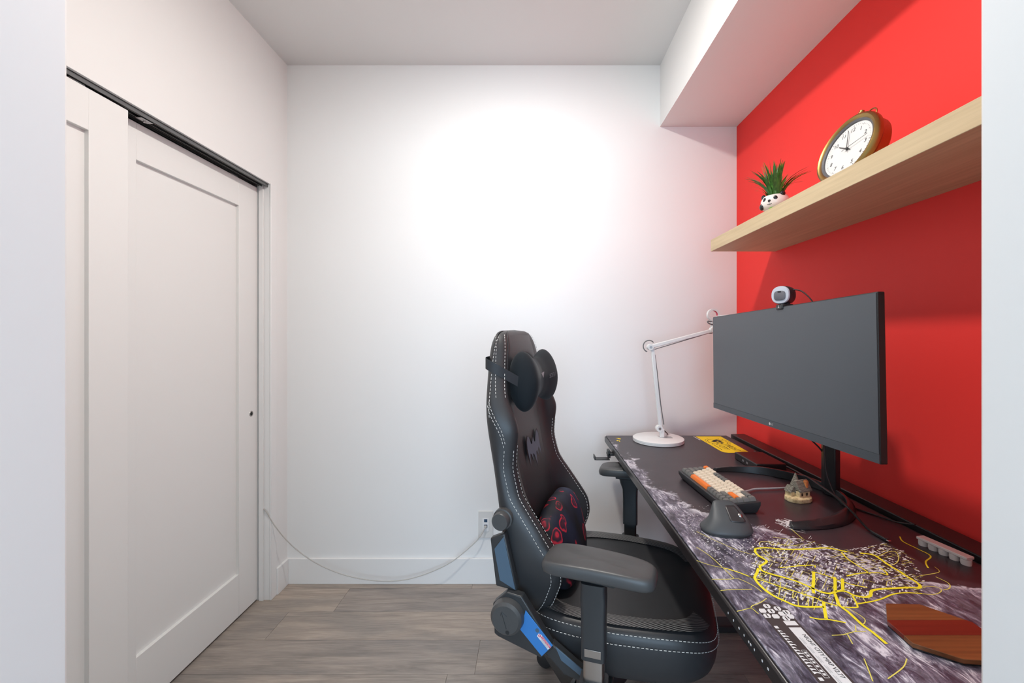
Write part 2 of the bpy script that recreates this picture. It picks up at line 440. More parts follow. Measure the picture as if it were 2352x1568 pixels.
def sliding_door(name, label, xf, y0, y1, z0, z1, sl, sr, top, bot):
    d = empty(name, (xf, (y0+y1)/2, z0)); tag(d, label, kind='structure')
    w = (y1-y0)/2; h = z1-z0; th = 0.034; rc = 0.013
    MB().box((-th, -w+sl-0.004, bot-0.004), (-rc, w-sr+0.004, h-top+0.004)).build('panel', 'door', d, smooth=False)
    MB().box((-th, -w, 0), (0, -w+sl, h)).build('stile', 'door', d, bevel=0.0012)
    MB().box((-th, w-sr, 0), (0, w, h)).build('stile', 'door', d, bevel=0.0012)
    MB().box((-th, -w+sl, h-top), (0, w-sr, h)).build('rail', 'door', d, bevel=0.0012)
    MB().box((-th, -w+sl, 0), (0, w-sr, bot)).build('rail', 'door', d, bevel=0.0012)
    return d
DZ = CH+0.711
d1 = sliding_door('door_1', 'white sliding closet door with a finger pull beside the jamb', -1.316, 1.290, 2.0535, 0.010, DZ, 0.132, 0.132, 0.124, 0.190)
q = MB().lathe([(0.0, -0.0026), (0.0085, -0.0026), (0.0090, 0.0008), (0.0125, 0.0016), (0.0135, 0.0)], 20, Matrix.Translation((0.0, 2.006-1.67175, 0.907-0.010)) @ Matrix.Rotation(math.pi/2, 4, 'Y'))
q.build('finger_pull', 'steel', d1)
MB().lathe([(0.0, 0.0), (0.0085, 0.0)], 18, Matrix.Translation((0.0007, 2.006-1.67175, 0.907-0.010)) @ Matrix.Rotation(math.pi/2, 4, 'Y')).build('pull_recess', 'dark', d1)
sliding_door('door_2', 'white sliding closet door nearest the camera', -1.272, 0.69, 1.347, 0.010, DZ, 0.12, 0.12, 0.120, 0.190)

ll = empty('added_fill_lamp', (0.4, -1.3, ZC)); tag(ll, 'unseen round ceiling lamp added behind the camera for fill light', 'lamp')  # added fill light, no known source; brightens the nook from behind the camera
MB().lathe([(0.0, -0.001), (0.30, -0.001), (0.30, -0.05), (0.29, -0.055)], 40).build('lamp_base', 'lamp_white', ll)
MB().lathe([(0.288, -0.054), (0.27, -0.075), (0.15, -0.09), (0.0, -0.095)], 40).build('lamp_diffuser', 'fill_glow', ll)
# ------------------------------------------------------------------ ceiling lamp (just above the frame)
cl = empty('ceiling_lamp', (-0.08, 1.23, ZC)); tag(cl, 'round white flush ceiling lamp in the middle of the nook', 'lamp')
MB().lathe([(0.0, -0.001), (0.085, -0.001), (0.085, -0.012), (0.064, -0.020)], 40).build('lamp_base', 'lamp_white', cl)
MB().lathe([(0.064, -0.019), (0.060, -0.024), (0.03, -0.027), (0.0, -0.028)], 40).build('lamp_diffuser', 'lamp_glow', cl)

# ------------------------------------------------------------------ desk
DZT = CH-0.489                  # desk top surface
MZT = CH-0.485                  # desk mat surface
dk = empty('standing_desk', (0.70, 1.31, 0)); tag(dk, 'black standing desk along the red wall', 'desk')
def DL(x, y, z): return (x-0.70, y-1.31, z)
MB().box(DL(0.358, 0.545, DZT-0.028), DL(0.957, 2.083, DZT)).build('desk_top', 'desk', dk, bevel=0.004)
MB().box(DL(0.972, 0.545, DZT-0.016), DL(1.040, 2.078, DZT+0.012)).build('cable_flap', 'desk', dk, bevel=0.003)
MB().box(DL(0.959, 0.60, DZT-0.07), DL(0.966, 2.03, DZT-0.002)).build('cable_tray', 'desk_metal', dk, smooth=False)
for y in (0.80, 1.86):
    MB().box(DL(0.655, y-0.035, 0.03), DL(0.735, y+0.035, DZT-0.07)).build('leg', 'desk_metal', dk, bevel=0.004)
    MB().box(DL(0.40, y-0.035, 0.0), DL(1.0, y+0.035, 0.03)).build('foot', 'desk_metal', dk, bevel=0.006)
    MB().box(DL(0.43, y-0.03, DZT-0.07), DL(0.95, y+0.03, DZT-0.030)).build('bracket', 'desk_metal', dk, bevel=0.003)
for x in (0.56, 0.82):
    MB().box(DL(x-0.02, 0.80, DZT-0.068), DL(x+0.02, 1.86, DZT-0.032)).build('cross_rail', 'desk_metal', dk, bevel=0.003)
tag(MB().box(DL(0.375, 0.58, DZT-0.050), DL(0.42, 0.66, DZT-0.029)).build('control_box', 'desk_metal', dk, bevel=0.004), 'black hand control under the desk edge')
ep = MB()
for i, y in enumerate((0.775, 0.755, 0.735, 0.717, 0.702, 0.696, 0.684, 0.661, 0.645)):
    ep.box(DL(0.3574, y-0.0010-0.0006*(i % 3), DZT-0.0155), DL(0.3582, y+0.0010, DZT-0.0125))
tag(ep.build('edge_print', 'white_print', dk, smooth=False), 'tiny white marks printed along the front edge', kind='stuff')

hk = empty('headset_hook', (0.358, 1.895, DZT-0.028)); tag(hk, 'small black headset hook clamped under the front desk edge', 'hook')
MB().box((-0.022, -0.018, -0.012), (0.03, 0.018, -0.0005)).box((-0.020, -0.018, -0.022), (-0.008, 0.018, 0.012)).build('clamp', 'plastic', hk, bevel=0.003)
MB().box((-0.075, -0.020, -0.030), (-0.012, 0.020, -0.026)).box((-0.079, -0.020, -0.030), (-0.075, 0.020, -0.012)).build('hook_plate', 'plastic', hk, bevel=0.001)

# ------------------------------------------------------------------ desk mat with its printed city map
mt = empty('desk_mat', (0, 0, 0)); tag(mt, 'large dark desk mat printed with a yellow and white city map', 'desk mat')
def mat_print():
    m = mat('map_print', (0.06, 0.05, 0.055), 0.36, spec=0.5); t = NT(m)
    tc = t.n('ShaderNodeTexCoord'); sp = t.n('ShaderNodeSeparateXYZ'); t.link(tc.outputs['Object'], sp.inputs[0])
    X, Y = sp.outputs[0], sp.outputs[1]
    v = tc.outputs['Object']
    big = t.noise(v, 7, 5, 0.6, 0.4)
    mid = t.noise(v, 26, 8, 0.68, 0.6)
    mp = t.n('ShaderNodeMapping'); mp.inputs['Rotation'].default_value = (0, 0, 0.6); mp.inputs['Scale'].default_value = (1.0, 0.28, 1)
    t.link(v, mp.inputs['Vector'])
    streak = t.noise(mp.outputs[0], 55, 8, 0.72, 1.2)
    # how far the printed coast reaches in from the front edge
    w1 = t.math('MULTIPLY', t.math('DIVIDE', t.math('SUBTRACT', 2.06, Y), 0.8, True), 0.066)
    w2 = t.math('MULTIPLY', t.math('DIVIDE', t.math('SUBTRACT', 1.22, Y), 0.30, True), 0.30)
    w3 = t.math('MULTIPLY', t.math('DIVIDE', t.math('SUBTRACT', 0.86, Y), 0.12, True), 0.40)
    w = t.math('ADD', t.math('ADD', w1, w2), w3)
    w = t.math('ADD', w, -0.012)
    d = t.math('SUBTRACT', w, t.math('SUBTRACT', X, 0.366))
    d = t.math('ADD', d, t.math('MULTIPLY', t.math('SUBTRACT', big, 0.5), 0.22))
    d = t.math('ADD', d, t.math('MULTIPLY', t.math('SUBTRACT', mid, 0.5), 0.07))
    land = t.ramp(t.math('ADD', t.math('MULTIPLY', d, 9.0), 0.5), [(0.42, (0, 0, 0)), (0.58, (1, 1, 1))])
    coast = t.ramp(t.math('ADD', t.math('MULTIPLY', d, 9.0), 0.5), [(0.40, (0, 0, 0)), (0.55, (1, 1, 1)), (0.75, (0.35, 0.35, 0.35)), (1.0, (0.1, 0.1, 0.1))])
    sea = t.ramp(big, [(0.3, (0.030, 0.022, 0.026)), (0.7, (0.048, 0.037, 0.043))])
    streak = t.math('ADD', streak, t.math('MULTIPLY', t.math('SUBTRACT', t.noise(v, 13, 5, 0.6, 0.8), 0.5), 0.45))
    soil = t.ramp(streak, [(0.36, (0.030, 0.024, 0.036)), (0.48, (0.085, 0.072, 0.105)), (0.56, (0.22, 0.195, 0.25)), (0.66, (0.72, 0.68, 0.73))])
    c = t.mix(land, sea, soil)
    wfac = t.mix(1.0, coast, t.ramp(mid, [(0.46, (0, 0, 0)), (0.60, (1, 1, 1))]), 'MULTIPLY')
    c = t.mix(wfac, c, (0.66, 0.63, 0.68))
    t.color(c)
    return m
M['map'] = mat_print()
MB().box((0.364, 0.555, DZT+0.0002), (0.950, 2.076, MZT)).build('mat_sheet', 'map', mt, bevel=0.0012)
ROADS=[
('t',[(0.5111,0.9721),(0.5248,0.9754),(0.5451,0.9754),(0.5658,0.9704),(0.5984,0.9687),(0.641,0.9721),(0.6703,0.9754),(0.6887,0.9704),(0.7002,0.963),(0.7097,0.9577)]),
('t',[(0.5111,0.9721),(0.5041,0.9604),(0.5014,0.9473),(0.5036,0.9347),(0.5074,0.9223),(0.504,0.9148),(0.4913,0.9044),(0.4819,0.8986),(0.4765,0.8844),(0.4812,0.8747),(0.4917,0.8666),(0.508,0.8559),(0.5238,0.843),(0.5333,0.8305),(0.5405,0.8196),(0.5495,0.8077),(0.5616,0.8031),(0.5783,0.8089),(0.5899,0.8112),(0.5985,0.8077),(0.6033,0.7973),(0.6183,0.7917),(0.6328,0.7962),(0.6476,0.8112),(0.6693,0.8172),(0.6969,0.8196),(0.7275,0.822),(0.7449,0.8208),(0.7555,0.8293),(0.7583,0.8469),(0.7574,0.8625),(0.7583,0.8774),(0.7567,0.8972),(0.7567,0.9103),(0.7591,0.9347),(0.753,0.9473),(0.7337,0.9522)]),
('t',[(0.4742,0.89),(0.4622,0.8733),(0.4493,0.8573),(0.4454,0.8443),(0.4447,0.8293),(0.447,0.81),(0.4533,0.7939),(0.4633,0.7806),(0.4743,0.7678),(0.4903,0.7636),(0.5234,0.7636)]),
('m',[(0.4394,0.8612),(0.4465,0.8533),(0.4601,0.8443),(0.4727,0.833),(0.4864,0.8196),(0.5032,0.8077),(0.5134,0.7996),(0.5261,0.7895),(0.5323,0.7785),(0.5501,0.7657)]),
('t',[(0.5714,0.8031),(0.5626,0.785),(0.5549,0.7678),(0.5567,0.7513),(0.5561,0.7316),(0.5557,0.7148),(0.5588,0.6969),(0.5596,0.6718)]),
('m',[(0.5526,0.7636),(0.5788,0.7615),(0.5869,0.7678),(0.5997,0.7962)]),
('m',[(0.5908,0.772),(0.6201,0.7785),(0.6476,0.7872),(0.6758,0.7996),(0.7044,0.8054),(0.7358,0.8031)]),
('t',[(0.5809,0.8774),(0.5624,0.8494),(0.5412,0.8196),(0.5324,0.8031)]),
('t',[(0.6099,0.8573),(0.5961,0.8367),(0.5771,0.81)]),
('t',[(0.6218,0.852),(0.607,0.8317),(0.5935,0.8124)]),
('m',[(0.5808,0.8761),(0.5987,0.8625),(0.6084,0.8469),(0.6264,0.8317),(0.6476,0.822)]),
('m',[(0.6367,0.8612),(0.6678,0.8706),(0.6941,0.8733),(0.7142,0.872),(0.7222,0.8652),(0.729,0.8788),(0.7282,0.8929)]),
('m',[(0.6959,0.9571),(0.6887,0.9316),(0.6888,0.9103),(0.6904,0.89),(0.6909,0.8693)]),
('s',[(0.7604,0.9362),(0.7929,0.9538),(0.8166,0.9604),(0.8099,0.941),(0.7871,0.9163),(0.7659,0.9044),(0.7551,0.9103)]),
('m',[(0.5206,0.8929),(0.5425,0.8957),(0.5685,0.9001),(0.5976,0.9015),(0.5934,0.8929)]),
('t',[(0.5321,0.7763),(0.5219,0.7594),(0.5114,0.7413),(0.5059,0.7316)]),
('m',[(0.4799,0.7354),(0.492,0.7306),(0.5052,0.7297),(0.519,0.7259),(0.5319,0.7212)]),
('s',[(0.5115,0.8054),(0.5273,0.8124),(0.539,0.8196)]),
('s',[(0.5115,0.8054),(0.5099,0.7985),(0.5233,0.7895)]),
('s',[(0.522,0.9704),(0.5204,0.9506),(0.5186,0.9223),(0.5276,0.9103)]),
('s',[(0.5313,0.9704),(0.5277,0.9473),(0.5286,0.9316)]),
('s',[(0.4964,0.9378),(0.5264,0.9362),(0.5593,0.9316)]),
('s',[(0.5574,0.9704),(0.5526,0.9506),(0.5524,0.9473)]),
('s',[(0.5813,1.0274),(0.6011,1.0218),(0.6137,1.0162),(0.6125,0.9999)]),
('s',[(0.5287,0.9875),(0.5371,1.0017),(0.546,1.0053),(0.5712,1.0035)]),
('s',[(0.559,1.0035),(0.5587,0.9875)]),
('s',[(0.5589,0.991),(0.5871,0.9893),(0.6216,0.984)]),
('s',[(0.598,0.9441),(0.605,0.9473),(0.5924,0.9378),(0.5937,0.9347),(0.6056,0.9331)]),
('s',[(0.485,0.8652),(0.4704,0.8418)]),
('s',[(0.4908,0.8392),(0.4814,0.8244),(0.4602,0.7939)]),
('s',[(0.4962,0.8077),(0.4836,0.7895)]),
('s',[(0.4698,0.8733),(0.4597,0.8573),(0.4659,0.8469)]),
('s',[(0.4699,0.8706),(0.4805,0.8652)]),
('s',[(0.4564,0.8244),(0.4496,0.8148),(0.4528,0.8054)]),
('s',[(0.496,0.7939),(0.481,0.7678)]),
('s',[(0.5124,0.7895),(0.4976,0.7657)]),
('s',[(0.522,0.7895),(0.5042,0.7646)]),
('s',[(0.5643,0.7615),(0.5715,0.7335),(0.5625,0.7203),(0.5546,0.7166)]),
('s',[(0.4868,0.6909),(0.5072,0.6926),(0.5305,0.6995),(0.5487,0.6995)]),
('s',[(0.5139,0.6935),(0.506,0.6718)]),
('s',[(0.5433,0.7148),(0.533,0.7004)]),
('s',[(0.676,0.941),(0.6896,0.9394)]),
('s',[(0.6719,0.9285),(0.6869,0.9269)]),
('s',[(0.7393,0.852),(0.7482,0.852),(0.7569,0.8469)]),
('s',[(0.6138,0.7895),(0.6098,0.7774)]),
('s',[(0.3927,0.7594),(0.396,0.7657),(0.4176,0.7763),(0.435,0.7883)]),
('s',[(0.3869,0.7584),(0.3929,0.7584),(0.3965,0.7443)]),
('s',[(0.3795,0.9788),(0.3932,0.9423),(0.4003,0.8961),(0.4058,0.852)]),
('s',[(0.3572,0.9212),(0.377,0.9035),(0.4034,0.8912)]),
('m',[(0.4034,0.8912),(0.4228,0.877),(0.4365,0.8631),(0.4472,0.852)]),
('s',[(0.3596,0.8498),(0.3922,0.8498),(0.4133,0.852),(0.4312,0.8284),(0.4373,0.808)]),
('s',[(0.3604,0.812),(0.3886,0.816),(0.4223,0.816)]),
('s',[(0.362,0.7508),(0.394,0.7612)]),
('m',[(0.8909,1.0309),(0.8765,1.0057),(0.8798,0.9701),(0.8799,0.9396),(0.847,0.916),(0.8293,0.8912)]),
('s',[(0.7879,0.8631),(0.81,0.8677),(0.8393,0.877),(0.8471,0.8961)]),
('s',[(0.7518,0.8263),(0.7816,0.8242),(0.7808,0.812),(0.754,0.8001),(0.7168,0.806)]),
('s',[(0.7863,0.814),(0.8043,0.8201),(0.8182,0.8368),(0.8142,0.8586)]),
('s',[(0.5001,0.641),(0.4886,0.617),(0.4796,0.599)]),
('s',[(0.5644,0.641),(0.5438,0.624),(0.5045,0.6034)]),
('s',[(0.6524,1.0712),(0.6491,1.0213)]),
('s',[(0.41,1.0575),(0.4275,1.0245),(0.4452,0.9966),(0.4678,0.9644),(0.496,0.9423)]),
]
CITY= [(0.5021, 0.984), (0.6359, 1.0351), (0.6776, 0.991), (0.7308, 0.9704), (0.8239, 1.0017), (0.8429, 0.9637), (0.7918, 0.8625), (0.7458, 0.8124), (0.6745, 0.8031), (0.622, 0.7895), (0.5573, 0.7574), (0.5088, 0.7636), (0.4634, 0.7763), (0.4408, 0.822), (0.4461, 0.8625), (0.4786, 0.9193)]
def strip(mb, pts, w, z):
    P = [Vector((x, y, 0)) for x, y in pts]
    if len(P) > 2: P = [Vector((p.x, p.y, 0)) for p in catmull(P, 4)]
    L, Rr = [], []
    for i, p in enumerate(P):
        d = (P[min(i+1, len(P)-1)]-P[max(i-1, 0)]).normalized(); n = Vector((-d.y, d.x, 0))
        L.append((p.x+n.x*w/2, p.y+n.y*w/2, z)); Rr.append((p.x-n.x*w/2, p.y-n.y*w/2, z))
    vs = L+Rr; k = len(P)
    mb.add(vs, [(i, i+1, k+i+1, k+i) for i in range(k-1)])
def inside(p, poly):
    c = False; j = len(poly)-1
    for i in range(len(poly)):
        a, b = poly[i], poly[j]
        if (a[1] > p[1]) != (b[1] > p[1]) and p[0] < (b[0]-a[0])*(p[1]-a[1])/(b[1]-a[1])+a[0]: c = not c
        j = i
    return c
# building footprints
bl, bd, bs = MB(), MB(), MB()
cx0, cx1 = min(p[0] for p in CITY), max(p[0] for p in CITY); cy0, cy1 = min(p[1] for p in CITY), max(p[1] for p in CITY)
rb = random.Random(11)
def patch(mb, x, y, a, b, ang, z):
    c, s_ = math.cos(ang), math.sin(ang)
    mb.add([(x+c*u-s_*v, y+s_*u+c*v, z) for u, v in ((-a,-b),(a,-b),(a,b),(-a,b))], [(0,1,2,3)])
for zone, (ang, cu, cv) in enumerate(((0.82, 0.0125, 0.0068), (0.30, 0.0100, 0.0072))):
    ca, sa = math.cos(ang), math.sin(ang)
    for iu in range(-60, 60):
        for iv in range(-80, 80):
            x, y = 0.64+ca*iu*cu-sa*iv*cv, 0.88+sa*iu*cu+ca*iv*cv
            if (x+0.6*y > 1.215) != (zone == 1) or not inside((x, y), CITY): continue
            dens = 0.5+0.5*math.sin(x*47+y*23)*math.sin(y*41-x*19+1.3)
            r0 = rb.random()
            if r0 < 0.20+0.25*(1-dens): patch(bd, x, y, cu*rb.uniform(0.35, 0.55), cv*rb.uniform(0.35, 0.6), ang, MZT+0.00010+rb.random()*0.00006)
            if r0 > 0.42-0.3*dens:
                for q_ in range(rb.choice((1, 1, 2, 3))):
                    patch(bl, x+rb.uniform(-.3, .3)*cu, y+rb.uniform(-.3, .3)*cv, cu*rb.uniform(0.08, 0.46), cv*rb.uniform(0.05, 0.22)*(0.6+dens), ang+(math.pi/2 if rb.random() < 0.25 else 0), MZT+0.00020+rb.random()*0.00006)
    for iu in range(-60, 60):
        for iv in range(-80, 80):
            x, y = 0.64+ca*(iu+.5)*cu-sa*(iv+.5)*cv, 0.88+sa*(iu+.5)*cu+ca*(iv+.5)*cv
            if (x+0.6*y > 1.215) != (zone == 1) or not inside((x, y), CITY) or rb.random() > 0.24: continue
            l_ = rb.choice((1, 2, 3))
            if rb.random() < 0.5: patch(bs, x, y, cu*l_/2, 0.0005, ang, MZT+0.00034)
            else: patch(bs, x, y, 0.0005, cv*l_/2, ang, MZT+0.00034)
for i in range(420):          # scattered hamlets along the coast
    y = rb.uniform(0.90, 1.22); x = 0.40+rb.random()**1.5*0.13
    if y > 1.1 and rb.random() < .5: continue
    patch(bl, x, y, rb.uniform(0.0006, 0.0022), rb.uniform(0.0004, 0.0012), rb.uniform(0.2, 0.9), MZT+0.0002)
for i in range(60):           # pier and quays
    x, y = 0.665+rb.gauss(0, 0.012), 1.10+rb.gauss(0, 0.014)
    patch(bl, x, y, rb.uniform(0.004, 0.012), rb.uniform(0.0007, 0.0014), 0.75+(math.pi/2 if rb.random() < .5 else 0), MZT+0.00022+rb.random()*0.00005)
for i in range(46):
    x, y = rb.uniform(0.50, 0.68), rb.uniform(1.0, 1.10)
    patch(bl, x, y, rb.uniform(0.002, 0.011), rb.uniform(0.0003, 0.0006), rb.choice((0.75, -0.6)), MZT+0.0002)
tag(bd.build('printed_courtyards', 'brown_print', mt, smooth=False), 'dark printed city blocks', kind='stuff')
tag(bl.build('printed_buildings', 'white_print', mt, smooth=False), 'pale printed building outlines', kind='stuff')
rt, rm, rs = MB(), MB(), MB()
for k, pts in ROADS:
    if k == 't': strip(rt, pts, 0.0052, MZT+0.00046)
    elif k == 'm': strip(rm, pts, 0.0030, MZT+0.00042)
    else: strip(rs, pts, 0.0016, MZT+0.00038)
tag(bs.build('printed_lanes', 'road_thin', mt, smooth=False), 'short pale yellow printed lanes', kind='stuff')
tag(rt.build('printed_highways', 'road_print', mt, smooth=False), 'thick yellow printed highways', kind='stuff')
tag(rm.build('printed_roads', 'road_print', mt, smooth=False), 'yellow printed roads', kind='stuff')
tag(rs.build('printed_streets', 'road_thin', mt, smooth=False), 'thin pale yellow printed streets', kind='stuff')
# printed title block
def on_mat(x, y, z=0.0005): return Matrix.Translation((x, y, MZT+z)) @ Matrix.Rotation(-math.pi/2, 4, 'Z')
def flat(name, polys, z, m, lab=None):
    mb = MB()
    for p in polys: mb.add([(x, y, MZT+z) for x, y in p], [tuple(range(len(p)))])
    o = mb.build(name, m, mt, smooth=False)
    if lab: tag(o, lab)
    return o
flat('title_panel', [[(0.3985, 0.764), (0.402, 0.736), (0.402, 0.558), (0.452, 0.558), (0.452, 0.722), (0.455, 0.757), (0.425, 0.778)]], 0.0005, 'brown_print', 'dark printed title block')
def q4(x0, x1, y0, y1): return [(x0, y0), (x1, y0), (x1, y1), (x0, y1)]
flat('title_bar', [q4(0.4275, 0.448, 0.558, 0.709), q4(0.4275, 0.448, 0.714, 0.725)], 0.0008, 'white_print', 'white printed title bar')
em = []
for cx, cy in ((0.408, 0.752), (0.4085, 0.7385), (0.4225, 0.765), (0.4225, 0.751), (0.4225, 0.737), (0.4375, 0.758), (0.4375, 0.744), (0.4375, 0.7315), (0.4475, 0.748), (0.4475, 0.7365)):
    em.append([(cx-0.0058, cy-0.0055), (cx+0.0030, cy-0.0058), (cx+0.0062, cy-0.001), (cx+0.0058, cy+0.0056), (cx-0.0032, cy+0.0058), (cx-0.0062, cy+0.001)])
flat('title_emblem', em, 0.0008, 'white_print', 'white printed block emblem')
flat('emblem_cuts', [q4(c-0.0011, c+0.0011, y-0.004, y+0.004) for c, y in ((0.4225, 0.765), (0.4225, 0.751), (0.4375, 0.758), (0.4085, 0.7385), (0.4375, 0.7315), (0.4475, 0.748))], 0.0010, 'brown_print')
put_text('title_text', 'NIGHT CITY MAP V2.77', 0.0095, on_mat(0.4418, 0.648, 0.0011), 'black_print', mt, 0.088)
flat('subtitle_lines', [q4(0.4305, 0.4312, 0.575+i*0.019, 0.590+i*0.019) for i in range(6)]+[q4(0.4330, 0.4336, 0.575+i*0.019, 0.588+i*0.019) for i in range(6)], 0.0011, 'grey_print')
gl = []
for i in range(15):
    y = 0.703-i*0.0062; k = 0.0028+0.0008*((i*7) % 3)
    gl.append([(0.4055, y), (0.4055+k*2, y-0.0016), (0.4055+k*2+0.0012, y-0.0046), (0.4065+k, y-0.0032), (0.4058, y-0.0052)])
gl += [q4(0.4050, 0.4110, 0.7065, 0.7125), q4(0.4060, 0.4120, 0.5990, 0.6050)]
flat('printed_script', gl, 0.0008, 'white_print', 'row of small white printed glyphs')
fr = [q4(0.4155, 0.4162, 0.604, 0.658), q4(0.4228, 0.4235, 0.604, 0.658), q4(0.4155, 0.4235, 0.6572, 0.658), q4(0.4155, 0.4235, 0.604, 0.6048)]
fr += [q4(0.4176, 0.4216, y, y+0.0040) for y in (0.6085, 0.615, 0.6235, 0.631, 0.637, 0.6445, 0.6505)]
flat('printed_frame', fr, 0.0008, 'white_print')
# yellow panel at the far end
yp = [(0.792, 2.058), (0.914, 2.058), (0.908, 1.768), (0.818, 1.768), (0.803, 1.776), (0.797, 1.795)]
flat('yellow_panel', [yp], 0.0004, 'yellow_print', 'bright yellow printed panel')
put_text('panel_text', 'NIGHT', 0.040, on_mat(0.870, 1.845, 0.0007), 'black_print', mt, 0.095)
put_text('panel_text', 'CITY', 0.034, on_mat(0.836, 1.853, 0.0007), 'black_print', mt, 0.068)
flat('panel_lines', [q4(0.8105, 0.8140, 1.815+i*0.0145, 1.826+i*0.0145) for i in range(6)], 0.0007, 'black_print')
ring = MB()
for r0, r1, dz in ((0.0405, 0.0425, 0.0007),):
    vs = []; n = 36
    for k in range(n):
        a = 2*math.pi*k/n
        vs += [(0.853+r0*math.cos(a), 1.952+r0*1.18*math.sin(a), MZT+dz), (0.853+r1*math.cos(a), 1.952+r1*1.18*math.sin(a), MZT+dz)]
    ring.add(vs, [(2*k, 2*k+1, (2*k+3) % (2*n), (2*k+2) % (2*n)) for k in range(n)])
for k in range(18):
    a = 2*math.pi*k/18
    if k in (4, 5, 13, 14): continue
    patch(ring, 0.853+0.051*math.cos(a), 1.952+0.060*math.sin(a), 0.0032, 0.0028, a, MZT+0.0007)
for dx, dy, a, b in ((0.004, 0.026, 0.016, 0.010), (-0.012, 0.008, 0.012, 0.009), (0.012, -0.004, 0.009, 0.012), (-0.010, -0.022, 0.007, 0.006), (0.006, -0.030, 0.007, 0.005), (0.018, 0.016, 0.006, 0.007)):
    patch(ring, 0.853+dx, 1.952+dy, a, b, 0.5, MZT+0.00072)
tag(ring.build('panel_emblem', 'black_print', mt, smooth=False), 'round black emblem on the yellow panel')
flat('corner_mark', [[(0.400, 2.02), (0.414, 2.025), (0.424, 2.012), (0.418, 1.998), (0.410, 2.004), (0.408, 2.014)], q4(0.396, 0.402, 1.965, 1.985), q4(0.404, 0.409, 1.955, 1.980)], 0.0004, 'yellow_print', 'small yellow printed mark in the corner')
flat('white_tick', [[(0.779, 2.055), (0.784, 2.056), (0.790, 1.985), (0.782, 1.985), (0.783, 2.01)]], 0.0004, 'white_print')

# ------------------------------------------------------------------ monitor
mon = empty('monitor', (0.86, 1.303, MZT)); tag(mon, 'wide black ultrawide monitor on an arched stand', 'monitor')
MZc = CH-0.097-MZT
R1 = Matrix.Rotation(math.radians(-1.28), 4, 'X')
def place(o, m4): o.matrix_local = m4; return o
PT = Matrix.Translation((0.7295-0.86, 0, MZc)) @ R1
W2, H2 = 0.407, 0.1815
place(MB().box((0.0008, -W2, -H2), (0.017, W2, H2)).build('shell', 'bezel_side', mon, bevel=0.002), PT)
place(MB().box((0.0171, -0.22, -0.11), (0.052, 0.22, 0.09)).build('rear_housing', 'bezel_side', mon, bevel=0.02, seg=3), PT)
sc_o = place(MB().box((-0.0004, -W2+0.0025, -H2+0.021), (0.0010, W2-0.0025, H2-0.0025)).build('screen', 'screen', mon, smooth=False), PT)
bz = place(MB().box((-0.0009, -W2+0.001, -H2+0.0012), (0.0010, W2-0.001, -H2+0.0205)).build('lower_bezel', 'bezel', mon, smooth=False), PT)
LG = Matrix.Translation((-0.0013, 0, 0)) @ Matrix.Rotation(-math.pi/2, 4, 'Z') @ Matrix.Rotation(math.pi/2, 4, 'X')
lo = put_text('logo_text', 'LG', 0.0085, LG @ Matrix.Translation((0.0085, -H2+0.0105, 0)), 'white_print', mon); place(lo, PT)
lo = MB().lathe([(0.0, 0.0), (0.0042, 0.0)], 18, LG @ Matrix.Translation((-0.0035, -H2+0.0105, 0))).build('logo_disc', 'white_print', mon); place(lo, PT)
# neck and arched foot
MB().prism([(0.026, -0.031), (0.046, -0.026), (0.052, 0.0), (0.046, 0.026), (0.026, 0.031), (0.016, 0.0)], 0.002, MZc-0.06, Matrix.Translation((0.02, 0.0, 0))).build('neck', 'plastic_gloss', mon, bevel=0.003)
MB().box((-0.080, -0.045, MZc-0.075), (0.062, 0.045, MZc+0.02)).build('neck_head', 'bezel_side', mon, bevel=0.012, seg=3)
rings = []
for k in range(41):
    a = math.radians(-99+198*k/40); rad = 0.222
    c, s_ = math.cos(a), math.sin(a)
    fall = 1-0.55*max(0, (abs(k-20)-12)/8)
    hgt = 0.024*fall+0.003
    cx, cy = -0.168, -0.0
    def pt(r, z): return Vector((cx+r*c, cy+r*s_, z))
    rings.append([pt(rad-0.006, 0.0006), pt(rad+0.018, 0.0006), pt(rad+0.016, hgt*0.5), pt(rad+0.004, hgt), pt(rad-0.004, hgt)])
MB().loft(rings).build('arched_foot', 'plastic_gloss', mon, bevel=0.0015)

# ------------------------------------------------------------------ webcam
wc = empty('webcam', (0.7375, 1.25, CH+0.0865)); tag(wc, 'small round webcam with a white ring clipped on the monitor', 'webcam')
WR = Matrix.Translation((0, 0, 0.0325)) @ Matrix.Rotation(math.radians(31), 4, 'Z') @ Matrix.Rotation(math.radians(-90), 4, 'Y')
def rr(a, b, ex, n=32): 
    out = []
    for k in range(n):
        t_ = 2*math.pi*k/n; c, s_ = math.cos(t_), math.sin(t_)
        out.append((a*math.copysign(abs(c)**(2/ex), c), b*math.copysign(abs(s_)**(2/ex), s_)))
    return out
MB().loft([[WR @ Vector((x*k, y*k, z)) for x, y in rr(0.0265, 0.0270, 2.4)] for k, z in ((0.80, -0.024), (0.97, -0.020), (1, -0.012), (1, 0.008), (0.97, 0.0105))]).build('body', 'plastic', wc)
MB().loft([[WR @ Vector((x*k, y*k, z)) for x, y in rr(0.0258, 0.0263, 2.35)] for k, z in ((0.99, 0.0108), (0.99, 0.0135), (0.93, 0.016), (0.70, 0.0166))]).build('light_ring', 'webcam_white', wc)
MB().loft([[WR @ Vector((x*k-0.002, y*k, z)) for x, y in rr(0.0140, 0.0165, 3.2)] for k, z in ((1.0, 0.0160), (1.0, 0.0182), (0.9, 0.0190))]).build('shutter', 'webcam_grey', wc)
MB().loft([[WR @ Vector((x+0.009, y, z)) for x, y in rr(0.002, 0.005, 3)] for z in (0.0190, 0.0197)]).build('lens_slot', 'dark', wc)
